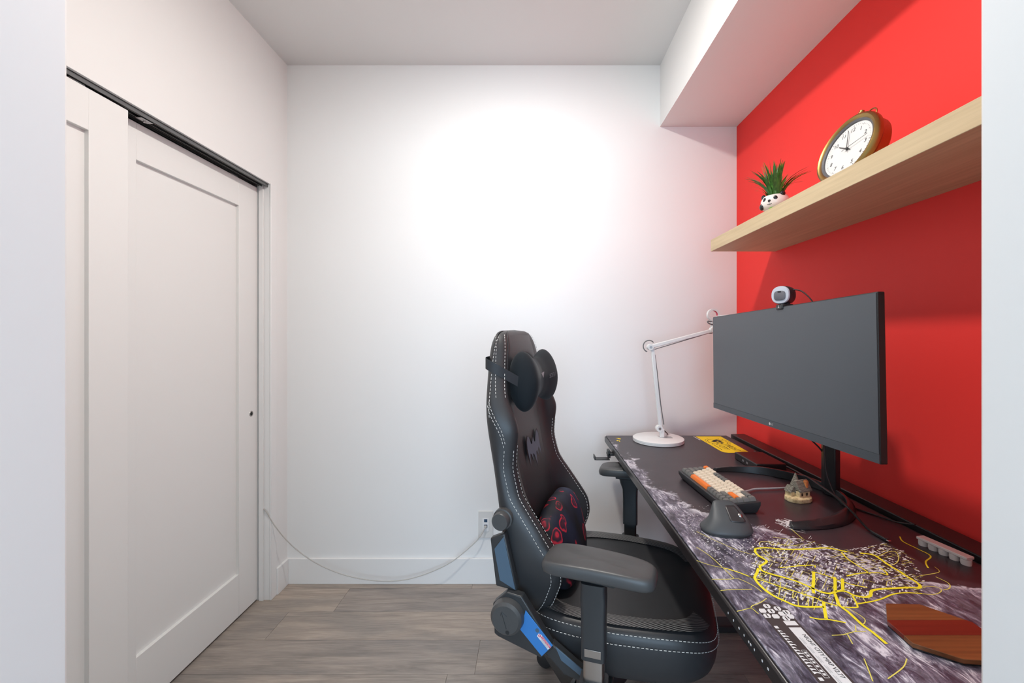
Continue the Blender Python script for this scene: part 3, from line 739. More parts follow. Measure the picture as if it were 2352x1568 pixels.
MB().box((-0.0125, -0.0165, -0.010), (0.022, 0.0155, 0.006)).box((0.004, -0.012, 0.004), (0.016, 0.012, 0.012)).build('clip', 'plastic', wc, bevel=0.003)
MB().box((-0.0130, -0.0035, -0.0045), (-0.01255, 0.0035, -0.0035)).box((-0.0130, -0.001, -0.0035), (-0.01255, 0.001, 0.0025)).build('clip_mark', 'white_print', wc, smooth=False)
MB().tube(catmull([(0.020, -0.012, 0.048), (0.034, -0.030, 0.042), (0.044, -0.050, 0.022), (0.050, -0.062, 0.000), (0.052, -0.066, -0.03)]), 0.0018).build('cord', 'cord_black', wc)

# ------------------------------------------------------------------ keyboard
KU = 0.0180
kb = empty('keyboard', (0.564, 1.308, MZT), (0, 0, math.radians(3.2))); tag(kb, 'compact mechanical keyboard with cream, grey and orange keys', 'keyboard')
kw, kd = 16*KU, 5*KU
cs = [[Vector((x*k, y*k2, z)) for x, y in ((-kd/2-0.008, -kw/2-0.007), (kd/2+0.008, -kw/2-0.007), (kd/2+0.008, kw/2+0.007), (-kd/2-0.008, kw/2+0.007))] for k, k2, z in ((0.86, 0.955, 0.001), (0.88, 0.96, 0.004), (1.0, 1.0, 0.016), (1.0, 1.0, 0.0265))]
tilt = math.radians(4.0)
def ktilt(p): return (p[0], p[1], p[2]+max(0.0, (p[0]+kd/2+0.008))*math.tan(tilt)*(1.0 if p[2] > 0.005 else 0.0))
case = MB().loft([[Vector(ktilt(p)) for p in r] for r in cs]).build('case', 'plastic', kb, bevel=0.0015)
for yy in (-0.11, 0.11):
    MB().box((0.018, yy-0.012, 0.0), (0.034, yy+0.012, 0.006)).build('foot', 'plastic', kb, bevel=0.001)
C_, D_, O_ = 'key_cream', 'key_dark', 'key_orange'
LAY = [ [(1, O_)]+[(1, C_)]*3+[(1, D_)]*4+[(1, C_)]*5+[(2, D_), (1, D_)],
        [(1.5, D_)]+[(1, C_)]*12+[(1.5, C_), (1, D_)],
        [(1.75, D_)]+[(1, C_)]*11+[(2.25, O_), (1, D_)],
        [(2.25, D_)]+[(1, C_)]*10+[(1.75, D_), (1, D_), (1, D_)],
        [(1.25, D_)]*3+[(6.25, O_)]+[(1, D_)]*6 ]
key_me = {}
for r, row in enumerate(LAY):
    u = 0.0
    for wd, m in row:
        if (wd, m, r) not in key_me:
            hx, hy = KU/2-0.0006, wd*KU/2-0.0006
            zr = [0.0105, 0.0092, 0.0086, 0.0090, 0.0098][r]
            rg4 = []
            for ix, iy, z in ((0, 0, 0.0), (0.0004, 0.0004, 0.002), (0.0028, 0.0024, zr-0.0008), (0.0036, 0.0032, zr)):
                rg4.append([Vector((sx*(hx-ix)+(0.0006 if z > 0.003 else 0), sy*(hy-iy), z)) for sx, sy in ((-1,-1),(1,-1),(1,1),(-1,1))])
            o = MB().loft(rg4).build('key', m, kb, angle=25)
            key_me[(wd, m, r)] = o.data
        else:
            o = bpy.data.objects.new('key', key_me[(wd, m, r)]); COL.objects.link(o); o.parent = kb
        x = kd/2-(r+0.5)*KU; y = kw/2-(u+wd/2)*KU
        o.location = (x, y, 0.0268+(x+kd/2+0.008)*math.tan(tilt)); o.rotation_euler = (0, -tilt, 0)
        u += wd
tag(MB().tube(catmull([(0.626, 1.30, MZT+0.016), (0.655, 1.305, MZT+0.010), (0.70, 1.335, MZT+0.006), (0.745, 1.34, MZT+0.006), (0.79, 1.345, MZT+0.006), (0.826, 1.350, MZT+0.006), (0.852, 1.352, MZT+0.008)]), 0.0026).build('keyboard_cable', 'cord_grey'),
    'light grey cable running from the keyboard towards the stand', 'cable')

# ------------------------------------------------------------------ vertical mouse
ms = empty('vertical_mouse', (0.481, 1.064, MZT), (0, 0, math.radians(-6))); tag(ms, 'dark grey vertical ergonomic mouse', 'mouse')
rings = []; nU = 28
NX = 13
for i in range(NX):
    z = i/(NX-1)
    zz = 0.067*z
    xm = interp(z, [0, .06, .15, .3, .5, .75, .93, 1], [-0.052, -0.060, -0.058, -0.047, -0.036, -0.027, -0.021, -0.016])
    xp = interp(z, [0, .06, .15, .3, .5, .75, .93, 1], [0.060, 0.066, 0.066, 0.062, 0.055, 0.043, 0.032, 0.024])
    ym = interp(z, [0, .06, .15, .3, .5, .75, .93, 1], [-0.040, -0.045, -0.044, -0.038, -0.026, -0.004, 0.014, 0.021])
    yp_ = interp(z, [0, .06, .15, .3, .5, .75, .93, 1], [0.036, 0.040, 0.038, 0.030, 0.024, 0.027, 0.030, 0.026])
    cx, cy, a, b = (xm+xp)/2, (ym+yp_)/2, (xp-xm)/2, (yp_-ym)/2
    rings.append([Vector((cx+x, cy+y, zz)) for x, y in rr(a, b, 2.5, nU)])
body = MB().loft(rings).build('shell', 'mouse', ms, sub=1)
MB().loft([[Vector((x*1.0+0.003, y*1.0-0.002, z)) for x, y in rr(0.058, 0.040, 2.5, nU)] for z in (0.0, 0.004)]).build('base', 'plastic', ms)
pan = []
for zf in (0.50, 0.58, 0.66, 0.74, 0.82, 0.89):
    zz = 0.067*zf
    xp = interp(zf, [.5, .75, .93, 1], [0.052, 0.040, 0.030, 0.024])
    ymv = interp(zf, [.5, .75, .93, 1], [-0.026, -0.004, 0.014, 0.021])
    pan.append([Vector((xp*f-0.0, ymv-0.0012+0.010*max(0, (f-0.55))**1.6*2.2, zz)) for f in (0.12, 0.35, 0.55, 0.72, 0.86)])
pb = MB().loft(pan, closed=False, caps=False).build('button_panel', 'mouse_dark', ms, sub=1)
sm = pb.modifiers.new('solid', 'SOLIDIFY'); sm.thickness = 0.0012
MB().lathe([(0.0, -0.005), (0.006, -0.005), (0.0075, -0.0025), (0.0075, 0.0025), (0.006, 0.005), (0, 0.005)], 20, Matrix.Translation((0.034, -0.008, 0.040)) @ Matrix.Rotation(math.radians(60), 4, 'X') @ Matrix.Rotation(math.radians(90), 4, 'X')).build('scroll_wheel', 'steel', ms)

# ------------------------------------------------------------------ docking station
dc = empty('docking_station', (0.856, 1.60, MZT)); tag(dc, 'flat black docking station beside the yellow panel', 'dock')
MB().box((-0.055, -0.082, 0.001), (0.053, 0.080, 0.029)).build('shell', 'dock', dc, bevel=0.003)
for y, w_ in ((0.035, 0.006), (0.012, 0.013), (-0.018, 0.013)):
    MB().box((-0.0556, y-w_/2, 0.010), (-0.0548, y+w_/2, 0.018)).build('port', 'chrome' if w_ > 0.01 else 'plastic', dc, smooth=False)
def cable(name, pts, r, m, label, cat='cable'):
    return tag(MB().tube(catmull(pts, 8), r, 8).build(name, m), label, cat)
cable('dock_cable', [(0.902, 1.686, MZT+0.016), (0.912, 1.74, MZT+0.013), (0.930, 1.72, MZT+0.008), (0.932, 1.62, MZT+0.006), (0.936, 1.52, MZT+0.006), (0.930, 1.43, MZT+0.006), (0.938, 1.37, MZT+0.006), (0.9475, 1.345, MZT+0.006)], 0.0042, 'cord_black', 'thick black cable leaving the dock along the mat edge')
uc = empty('usb_cable', (0.80, 0.97, MZT)); tag(uc, 'black cable with a metal plug lying across the mat', 'cable')
MB().tube([Vector(p)-Vector((0.80, 0.97, MZT)) for p in catmull([(0.905, 1.46, MZT+0.010), (0.890, 1.38, MZT+0.030), (0.868, 1.29, MZT+0.036), (0.853, 1.19, MZT+0.034), (0.842, 1.115, MZT+0.022), (0.838, 1.065, MZT+0.006), (0.838, 1.048, MZT+0.005)], 8)], 0.0032).build('cord', 'cord_black', uc)
MB().box((-0.0055, -0.014, -0.0035), (0.0055, 0.030, 0.0035), (0, 0, 0.02)).build('plug_body', 'plastic', uc, bevel=0.002).location = (0.038, 0.048, 0.005)
MB().box((-0.0040, -0.007, -0.0013), (0.0040, 0.0, 0.0013), (0, 0, 0.02)).build('plug_tip', 'chrome', uc, bevel=0.0008).location = (0.038, 0.0335, 0.005)
cable('power_cable', [(0.865, 1.268, CH-0.27), (0.866, 1.262, CH-0.33), (0.868, 1.252, CH-0.41), (0.885, 1.225, MZT+0.008), (0.905, 1.195, MZT+0.003), (0.930, 1.14, MZT+0.003), (0.946, 1.10, MZT+0.004), (0.954, 1.06, MZT+0.016)], 0.0022, 'cord_black', 'thin black cable draped down the monitor neck to the rear flap')
cable('display_cable', [(0.80, 1.30, CH-0.21), (0.86, 1.345, CH-0.30), (0.905, 1.325, CH-0.36), (0.93, 1.31, CH-0.42), (0.962, 1.32, DZT-0.01), (0.967, 1.325, DZT-0.04)], 0.0024, 'cord_black', 'black cable hanging behind the monitor to the left of its neck')

# ------------------------------------------------------------------ cottage figurine
ct = empty('cottage_figurine', (0.790, 1.262, MZT), (0, 0, math.radians(18))); tag(ct, 'miniature stone cottage figurine with a thatched roof', 'figurine')
def blob(a, b, n=26, seed=1, amp=0.08):
    r_ = random.Random(seed); return [((a*math.cos(2*math.pi*k/n))*(1+r_.uniform(-amp, amp)), (b*math.sin(2*math.pi*k/n))*(1+r_.uniform(-amp, amp))) for k in range(n)]
P0 = blob(0.040, 0.032, 26, 3, 0.06)
MB().loft([[Vector((x*k, y*k, z)) for x, y in P0] for k, z in ((0.97, 0.0008), (1.0, 0.004), (0.97, 0.011), (0.88, 0.0135), (0.3, 0.016))]).build('ground', 'stone', ct)
MB().box((-0.016, -0.0175, 0.012), (0.026, 0.0155, 0.036)).build('walls', 'stone', ct, bevel=0.002)
MB().prism([(-0.020, 0.0), (0.020, 0.0), (0.0175, 0.006), (0.0025, 0.030), (-0.0025, 0.030), (-0.0175, 0.006)], -0.021, 0.027, Matrix.Translation((0.005, -0.001, 0.029)) @ Matrix.Rotation(math.pi/2, 4, 'Z') @ Matrix.Rotation(math.pi/2, 4, 'X')).build('roof', 'thatch', ct, bevel=0.002)
MB().lathe([(0.017, 0.024), (0.0175, 0.030), (0.013, 0.046), (0.006, 0.066), (0.0015, 0.078), (0.0, 0.079)], 16, Matrix.Translation((-0.004, 0.006, 0))).build('tower_roof', 'thatch', ct)
MB().lathe([(0.013, 0.010), (0.0135, 0.026)], 14, Matrix.Translation((-0.004, 0.006, 0))).build('tower', 'stone', ct)
MB().prism([(-0.014, 0.0), (0.014, 0.0), (0.0, 0.018)], -0.012, 0.012, Matrix.Translation((-0.020, 0.008, 0.026)) @ Matrix.Rotation(math.pi/2, 4, 'X')).build('gable_roof', 'thatch', ct, bevel=0.0015)
MB().box((-0.030, -0.003, 0.011), (-0.010, 0.019, 0.027)).build('annex', 'stone', ct, bevel=0.0015)
MB().box((0.012, -0.016, 0.036), (0.020, -0.007, 0.060)).box((0.0112, -0.0168, 0.054), (0.0208, -0.0062, 0.057)).build('chimney', 'terracotta', ct, bevel=0.001)
for x in (-0.006, 0.012):
    MB().box((x-0.003, -0.0186, 0.018), (x+0.003, -0.0178, 0.026)).build('window', 'soil', ct, smooth=False)
MB().box((-0.0146, -0.010, 0.013), (-0.0139, -0.003, 0.024)).build('entrance', 'soil', ct, smooth=False)

# ------------------------------------------------------------------ pale cable holder, wooden coaster
ch = empty('cable_holder', (0.916, 0.947, MZT), (0, 0, math.radians(10))); tag(ch, 'pale pink rubber cable holder beside the rear flap', 'cable holder')
pro = [(-0.050, 0.0), (-0.050, 0.016), (0.050, 0.016), (0.050, 0.0)]
MB().box((-0.0105, -0.050, 0.013), (0.0105, 0.050, 0.019)).build('top_plate', 'rubber_pink', ch, bevel=0.0012)
for k in range(5):
    y = -0.042+k*0.021
    MB().lathe([(0.0086, 0.0), (0.0094, 0.004), (0.0094, 0.0130)], 16, Matrix.Translation((0, y, 0)), caps=True).build('clip', 'rubber_pink', ch)
CO = [(0.594, 0.712), (0.630, 0.758), (0.688, 0.756), (0.733, 0.708), (0.728, 0.655), (0.690, 0.622), (0.636, 0.627), (0.590, 0.660)]
co = empty('coaster', (0.66, 0.69, MZT)); tag(co, 'octagonal wooden coaster with a dark red centre band', 'coaster')
def clip_poly(poly, y0, y1):
    def cut(P, f, inter):
        out = []
        for i in range(len(P)):
            a, b = P[i-1], P[i]
            if f(b):
                if not f(a): out.append(inter(a, b))
                out.append(b)
            elif f(a): out.append(inter(a, b))
        return out
    def at(yc): return lambda a, b: (a[0]+(b[0]-a[0])*(yc-a[1])/(b[1]-a[1]), yc)
    P = cut(poly, lambda p: p[1] >= y0, at(y0)); return cut(P, lambda p: p[1] <= y1, at(y1))
for y0, y1, m in ((0.60, 0.6775, 'walnut'), (0.6777, 0.7138, 'padauk'), (0.714, 0.78, 'walnut')):
    pl = [(x-0.66, y-0.69) for x, y in clip_poly(CO, y0, y1)]
    MB().prism(pl, 0.003, 0.010).build('band', m, co, bevel=0.0006)
MB().prism([((x-0.66)*0.985, (y-0.69)*0.985) for x, y in CO], 0.0008, 0.0029).build('cork_base', 'dark', co)

# ------------------------------------------------------------------ desk lamp
LY = 1.968
lp = empty('desk_lamp', (0.586, LY, MZT)); tag(lp, 'white jointed desk lamp with a round base', 'lamp')
def LPt(x, z, y=0.0): return Vector((x-0.586, y, CH+z-MZT))
MB().lathe([(0.0, 0.0005), (0.110, 0.0005), (0.114, 0.002), (0.114, 0.006), (0.112, 0.0068), (0.114, 0.0078), (0.114, 0.0155), (0.111, 0.0175), (0.0, 0.0175)], 56).build('base', 'lamp_white', lp)
MB().box((0.020, -0.018, 0.0176), (0.062, 0.014, 0.0186)).build('base_plate', 'alu', lp, bevel=0.0004)
st = LPt(0.604, 0)
MB().box((st.x-0.011, -0.009, 0.0176), (st.x+0.009, 0.009, 0.058)).build('stem', 'lamp_white', lp, bevel=0.003)
j0, j1, j2 = LPt(0.594, -0.428), LPt(0.549, -0.052), LPt(0.834, 0.024)
def joint(p, r, name='joint'):
    o = MB().cyl(p+Vector((0, -0.013, 0)), p+Vector((0, 0.013, 0)), r, n=24).build(name, 'lamp_white', lp, bevel=0.001)
    MB().cyl(p+Vector((0, -0.0142, 0)), p+Vector((0, -0.0130, 0)), r*0.42, n=16).build('pin', 'alu', o)
joint(j0+Vector((-0.004, 0, 0.002)), 0.015); joint(j1, 0.0145)
def bar(a, b, w, d):
    dv = (b-a).normalized(); n = Vector((-dv.z, 0, dv.x))
    mb = MB(); rr_ = []
    for p in (a, b): rr_.append([p+n*w/2+Vector((0, -d/2, 0)), p-n*w/2+Vector((0, -d/2, 0)), p-n*w/2+Vector((0, d/2, 0)), p+n*w/2+Vector((0, d/2, 0))])
    return mb.loft(rr_)
bar(j0+Vector((0.004, 0, -0.010)), j1+Vector((0.010, 0, -0.004)), 0.016, 0.016).build('lower_arm', 'lamp_white', lp, bevel=0.0025)
bar(j1+Vector((0.002, 0, 0.002)), j2, 0.0165, 0.016).build('upper_arm', 'lamp_white', lp, bevel=0.0025)
MB().tube([j0+Vector((0.0165, -0.004, 0.02)), j0*0.7+j1*0.3+Vector((0.0155, -0.006, 0)), j0*0.3+j1*0.7+Vector((0.0165, -0.006, 0)), j1+Vector((0.021, -0.004, -0.035))], 0.0022).build('cord', 'grey_cord', lp)
loop = [j1+Vector((0.004+0.027*math.cos(a)-0.006, 0.012, 0.004+0.027*math.sin(a))) for a in [math.radians(40+k*15) for k in range(15)]]
MB().tube(loop, 0.0026).build('cord', 'grey_cord', lp)
MB().tube([j1+Vector((0.02, -0.004, -0.010)), j2+Vector((-0.02, -0.004, -0.0125)), j2+Vector((0.0, -0.004, -0.013))], 0.0019).build('cord', 'grey_cord', lp)
joint(j2+Vector((0.004, 0, 0.004)), 0.014)
MB().box((j2.x-0.006, -0.007, j2.z+0.006), (j2.x+0.012, 0.007, j2.z+0.060)).build('head_neck', 'lamp_white', lp, bevel=0.003)
MB().tube(catmull([j2+Vector((0.012, -0.004, 0.028)), j2+Vector((-0.010, -0.008, 0.030)), j2+Vector((-0.022, -0.008, 0.037)), j2+Vector((-0.020, -0.006, 0.043)), j2+Vector((0.004, -0.004, 0.040))]), 0.003).build('cord', 'grey_cord', lp)
hc = LPt(0.839, 0.097)
rg_ = []
for k in range(32):
    a = 2*math.pi*k/32; c, s_ = math.cos(a), math.sin(a)
    rg_.append([hc+Vector((r*c, y, r*s_)) for r, y in ((0.019, -0.009), (0.028, -0.009), (0.028, 0.009), (0.019, 0.009))])
ho = MB().loft(rg_, closed=True, caps=False, ring_loop=True).build('head_ring', 'lamp_white', lp)
MB().lathe([(0.0185, -0.008), (0.0185, 0.008)], 28, Matrix.Translation(hc) @ Matrix.Rotation(math.pi/2, 4, 'X')).build('ring_liner', 'red_print', ho)
MB().box((-0.006, -0.30, -0.008), (0.040, 0.0, 0.006), (0, 0, 0.42), (0, 0, 0)).build('light_bar', 'lamp_white', lp, bevel=0.004).location = hc+Vector((0.030, -0.004, -0.008))
MB().box((-0.004, -0.012, -0.008), (0.034, 0.012, 0.006)).build('head_bracket', 'lamp_white', lp, bevel=0.003).location = hc+Vector((0.018, 0, -0.010))
MB().tube(catmull([LPt(0.618, -0.440, 0.012), LPt(0.632, -0.452, 0.03), LPt(0.648, -0.466, 0.06), LPt(0.66, -0.480, 0.10), LPt(0.662, -0.53, 0.123)]), 0.0026).build('power_cord', 'cord_black', lp)

# ------------------------------------------------------------------ floating shelf
SHT = CH+0.416
sh = MB().box((0.780, 0.56, CH+0.366), (XR, 1.853, SHT)).build('floating_shelf', 'shelf', bevel=0.0012)
tag(sh, 'thick pale oak floating shelf on the red wall', 'shelf')

# ------------------------------------------------------------------ brass clock
ck = empty('table_clock', (0.90, 1.164, SHT)); tag(ck, 'round brass clock with a white dial leaning on the shelf', 'clock')
yaw, pit = 0.115, 0.298
n_ = Vector((-math.cos(yaw)*math.cos(pit), -math.sin(yaw)*math.cos(pit), math.sin(pit)))
up_ = (Vector((0, 0, 1))-n_*n_.z).normalized(); rt_ = up_.cross(n_)
c_ = Vector((0.864, 1.164, CH+0.5095))-Vector((0.90, 1.164, SHT))
CM = Matrix(((rt_.x, up_.x, n_.x, c_.x), (rt_.y, up_.y, n_.y, c_.y), (rt_.z, up_.z, n_.z, c_.z), (0, 0, 0, 1)))
MB().lathe([(0.0795, 0.0065), (0.083, 0.0105), (0.088, 0.0118), (0.0935, 0.0085), (0.0965, 0.002), (0.0965, -0.006), (0.092, -0.012)], 64, CM).build('bezel', 'brass', ck)
MB().lathe([(0.0735, 0.0), (0.0745, 0.0035), (0.0795, 0.0066)], 64, CM).build('inner_ring', 'clock_ring', ck)
MB().lathe([(0.092, -0.012), (0.0905, -0.016), (0.0905, -0.036), (0.086, -0.041), (0.0, -0.041)], 64, CM).build('case', 'brass_red', ck)
MB().lathe([(0.0, 0.0), (0.0742, 0.0)], 64, CM).build('dial', 'clock_face', ck)
for h in range(12):
    a = math.radians(30*(h or 12)); r = 0.0539
    put_text('numeral', str(h or 12), 0.0158, CM @ Matrix.Translation((r*math.sin(a), r*math.cos(a), 0.0004)), 'clock_print', ck)
tk = MB()
for k in range(60):
    a = math.radians(6*k); r0, r1, w_ = (0.0635, 0.0680, 0.0006) if k % 5 == 0 else (0.0655, 0.0675, 0.00045)
    d_ = Vector((math.sin(a), math.cos(a), 0)); e_ = Vector((math.cos(a), -math.sin(a), 0)); z_ = Vector((0, 0, 0.0004))
    tk.add([CM @ (d_*r0-e_*w_+z_), CM @ (d_*r0+e_*w_+z_), CM @ (d_*r1+e_*w_+z_), CM @ (d_*r1-e_*w_+z_)], [(0,1,2,3)])
tag(tk.build('minute_marks', 'clock_print', ck, smooth=False), 'black minute marks around the dial', kind='stuff')
def hand(name, deg, l, tail, w_, z):
    a = math.radians(deg)
    m4 = CM @ Matrix.Translation((0, 0, z)) @ Matrix.Rotation(-a, 4, 'Z')
    MB().prism([(-w_, -tail), (w_, -tail), (w_*0.8, l), (-w_*0.8, l)], 0, 0.0008, m4).build(name, 'clock_print', ck, smooth=False)
hand('hour_hand', 299, 0.036, 0.012, 0.0013, 0.0025)
hand('minute_hand', 349, 0.058, 0.010, 0.0009, 0.004)
hand('second_hand', 77, 0.062, 0.014, 0.0004, 0.0055)
MB().lathe([(0.0035, 0.0), (0.0035, 0.006), (0.0, 0.0065)], 16, CM).build('hub', 'clock_print', ck)
gl_m = bpy.data.materials.new('clock_glass'); gl_m.use_nodes = True
nt_ = gl_m.node_tree; nt_.nodes.remove(nt_.nodes['Principled BSDF'])
tr_ = nt_.nodes.new('ShaderNodeBsdfTransparent'); gs_ = nt_.nodes.new('ShaderNodeBsdfGlossy'); gs_.inputs['Roughness'].default_value = 0.05
mx_ = nt_.nodes.new('ShaderNodeMixShader'); mx_.inputs[0].default_value = 0.04
nt_.links.new(tr_.outputs[0], mx_.inputs[1]); nt_.links.new(gs_.outputs[0], mx_.inputs[2]); nt_.links.new(mx_.outputs[0], nt_.nodes['Material Output'].inputs['Surface'])
M['clock_glass'] = gl_m
MB().lathe([(0.0, 0.0094), (0.0815, 0.0094)], 48, CM).build('glass', 'clock_glass', ck)
MB().lathe([(0.006, 0.090), (0.006, 0.100), (0.0085, 0.101), (0.0085, 0.106), (0.005, 0.108), (0.006, 0.114), (0.0, 0.115)], 18, CM @ Matrix.Translation((0, 0, -0.010)) @ Matrix.Rotation(-math.pi/2, 4, 'X')).build('crown', 'brass', ck)
MB().tube([CM @ Vector((0.024+0.018*math.cos(a), 0.092+0.018*math.sin(a), -0.018)) for a in [math.radians(-15+k*15) for k in range(15)]], 0.0018).build('ring_handle', 'brass_red', ck)

# ------------------------------------------------------------------ panda planter
pp = empty('panda_planter', (0.872, 1.525, SHT), (0, 0, math.radians(217))); tag(pp, 'small white panda planter with a spiky green plant', 'planter')
MB().lathe([(0.0, 0.0005), (0.030, 0.0005), (0.034, 0.006), (0.034, 0.026), (0.031, 0.033)], 32).build('body', 'ceramic', pp)
MB().lathe([(0.028, 0.031), (0.040, 0.038), (0.0465, 0.052), (0.045, 0.068), (0.038, 0.080), (0.0355, 0.081), (0.034, 0.078), (0.0, 0.074)], 36).build('head', 'ceramic', pp)
def on_head(az, z, r, out=0.0):
    a = math.radians(az); return Matrix.Translation((math.cos(a)*(r+out), math.sin(a)*(r+out), z)) @ Matrix.Rotation(a, 4, 'Z')
def pellet(name, az, z, r, sx, sy, sz, m, tiltx=0.0):
    M4 = on_head(az, z, r) @ Matrix.Rotation(tiltx, 4, 'X') @ Matrix.Diagonal((sx, sy, sz, 1))
    prof = [(math.sin(t_*math.pi/8), -math.cos(t_*math.pi/8)) for t_ in range(9)]
    return MB().lathe(prof, 16, M4).build(name, m, pp)
pellet('eye', 25, 0.065, 0.0435, 0.0030, 0.0072, 0.0085, 'ceramic_black', 0.4)
pellet('eye', -25, 0.065, 0.0435, 0.0030, 0.0072, 0.0085, 'ceramic_black', -0.4)
pellet('nose', 0, 0.058, 0.0460, 0.0035, 0.0050, 0.0045, 'ceramic_black')
MB().tube([on_head(0, 0.055-k*0.0015, 0.0462) @ Vector((0, 0, 0)) for k in range(6)], 0.0007).build('mouth', 'ceramic_black', pp)
MB().tube([on_head(-10+k*2.5, 0.0455+0.002*abs(k-4)/4.0, 0.0445) @ Vector((0, 0, 0)) for k in range(9)], 0.0008).build('mouth', 'ceramic_black', pp)
pellet('ear', 62, 0.081, 0.036, 0.008, 0.010, 0.010, 'ceramic_black'); pellet('ear', -62, 0.081, 0.036, 0.008, 0.010, 0.010, 'ceramic_black')
pellet('paw', 58, 0.022, 0.035, 0.009, 0.012, 0.012, 'ceramic_black'); pellet('paw', -50, 0.046, 0.043, 0.008, 0.011, 0.012, 'ceramic_black')
pellet('foot', 30, 0.010, 0.036, 0.014, 0.012, 0.010, 'ceramic_black'); pellet('foot', -30, 0.010, 0.036, 0.014, 0.012, 0.010, 'ceramic_black')
pellet('bamboo_leaf', 20, 0.030, 0.035, 0.003, 0.006, 0.014, 'green_glaze', 0.8); pellet('bamboo_leaf', 2, 0.034, 0.035, 0.003, 0.005, 0.013, 'green_glaze', -0.7)
MB().lathe([(0.0, 0.0755), (0.0335, 0.0775)], 24).build('soil', 'soil', pp)
rl = random.Random(4)
for i in range(72):
    az = rl.uniform(0, 2*math.pi); lean = rl.random()
    L = rl.uniform(0.085, 0.150)*(1-0.20*lean*0.5); out = lean**0.8*rl.uniform(0.85, 1.25)
    r0 = rl.uniform(0.0, 0.022)
    pts = []
    for k in range(6):
        t_ = k/5
        rad = r0+out*L*(0.25*t_+0.55*t_*t_); z = 0.074+L*(t_*(1.05-0.42*out*t_))
        pts.append(Vector((rad*math.cos(az), rad*math.sin(az), z)))
    sd = Vector((-math.sin(az), math.cos(az), 0)); nr = Vector((math.cos(az), math.sin(az), 0.4)).normalized()
    rg2 = []
    for k, p in enumerate(pts):
        w_ = 0.0056*[0.7, 1.0, 1.0, 0.8, 0.45, 0.04][k]
        rg2.append([p-sd*w_, p-nr*w_*0.35, p+sd*w_, p+nr*w_*0.10])
    MB().loft(rg2).build('leaf', 'leaf' if rl.random() < 0.65 else 'leaf2', pp, angle=60)

# ------------------------------------------------------------------ wall outlet and network cable
ot = empty('network_outlet', (-0.234, YB, 0.302)); tag(ot, 'white wall plate with two network sockets near the baseboard', 'outlet')
MB().box((-0.038, -0.006, -0.068), (0.038, 0, 0.070)).build('plate', 'outlet', ot, bevel=0.002)
MB().box((-0.016, -0.0085, -0.034), (0.017, -0.0061, 0.034)).build('insert', 'outlet_insert', ot, bevel=0.001)
for z in (0.022, -0.006):
    MB().box((-0.008, -0.0095, z-0.008), (0.009, -0.0086, z+0.008)).build('socket', 'port', ot, bevel=0.0005)
MB().box((-0.006, -0.022, -0.012), (0.007, -0.0096, -0.001)).build('plug', 'cord_white', ot, bevel=0.001)
pts = [(-1.330, 2.0625, 0.480), (-1.300, 2.056, 0.440)]
for px_, py_, y_ in ((610, 1172, 2.052), (632, 1208, 2.06), (665, 1247, 2.085), (710, 1283, 2.105), (760, 1309, 2.12), (815, 1326, 2.13), (875, 1334, 2.135), (930, 1331, 2.14), (985, 1315, 2.145), (1035, 1291, 2.15), (1075, 1260, 2.16), (1100, 1235, 2.165)):
    pts.append(((px_-1220)/980*y_, y_, CH+(771-py_)/980*y_))
pts.append((-0.2335, 2.176, 0.296))
cable('network_cable', pts, 0.0026, 'cord_white', 'white network cable drooping from the closet door to the outlet')

# ------------------------------------------------------------------ gaming chair
ang = math.radians(-16.8)
CHX, CHY, CS = 0.188, 1.383, 1.064
gc = empty('gaming_chair', (CHX, CHY, 0), (0, 0, ang), CS)
tag(gc, 'black leather gaming chair with white stitching turned to the desk', 'chair')
# backrest
HB = [.40, .44, .50, .57, .62, .70, .77, .845, .90, .945, .985, 1.02, 1.06, 1.12, 1.17, 1.20, 1.215]
WB = [.185, .205, .23, .247, .253, .25, .245, .243, .245, .247, .243, .232, .212, .188, .168, .150, .120]
TR = [-.158, -.168, -.182, -.193, -.20, -.213, -.224, -.236, -.245, -.252, -.258, -.262, -.266, -.270, -.270, -.265, -.258]
TC = [-.095, -.10, -.11, -.125, -.135, -.152, -.168, -.186, -.193, -.198, -.202, -.205, -.207, -.210, -.214, -.222, -.235]
TB = [-.115, -.095, -.055, -.028, -.036, -.092, -.143, -.161, -.157, -.150, -.166, -.187, -.198, -.206, -.212, -.221, -.234]
BW = [.05, .06, .09, .10, .10, .10, .095, .09, .09, .09, .085, .07, .05, .04, .04, .035, .03]
def sm_i(h, ys):
    return sum(interp(h+d, HB, ys) for d in (-0.012, -0.006, 0, 0.006, 0.012))/5
def back_half(h):
    w, tr, tc, tb, bw = (sm_i(h, q_) for q_ in (WB, TR, TC, TB, BW))
    return [(0, tr), (.6*w, tr), (.9*w, tr+.006), (w, tr+.026), (w+.001, tr+.5*(tb-tr)), (w-.004, tb-.028), (w-.014, tb-.006), (w-.030, tb), (w-.046, tb-.008), (w-bw*.75, tc+.40*(tb-tc)), (w-bw, tc+.003), ((w-bw)*.5, tc), (0, tc)]
hs = [.40+i*(1.2155-.40)/44 for i in range(45)]
rings = []
for h in hs:
    hf = back_half(h)
    ring = [Vector((t_, v_, h)) for v_, t_ in hf]+[Vector((t_, -v_, h)) for v_, t_ in reversed(hf[1:-1])]
    rings.append(ring)
bk = MB().loft(rings).build('backrest', 'leather', gc, sub=1)
# centre panel with soft leather, following the front
pr = []
for h in [.43+i*(1.198-.43)/30 for i in range(31)]:
    w, tc, bw = sm_i(h, WB), sm_i(h, TC), sm_i(h, BW)
    e_ = max(0.02, w-bw-0.002)
    pr.append([Vector((tc+0.0035-0.003*abs(f)**4, e_*f, h)) for f in (-1, -.85, -.5, 0, .5, .85, 1)])
cp = MB().loft(pr, closed=False, caps=False).build('centre_panel', 'leather_soft', gc, sub=1)
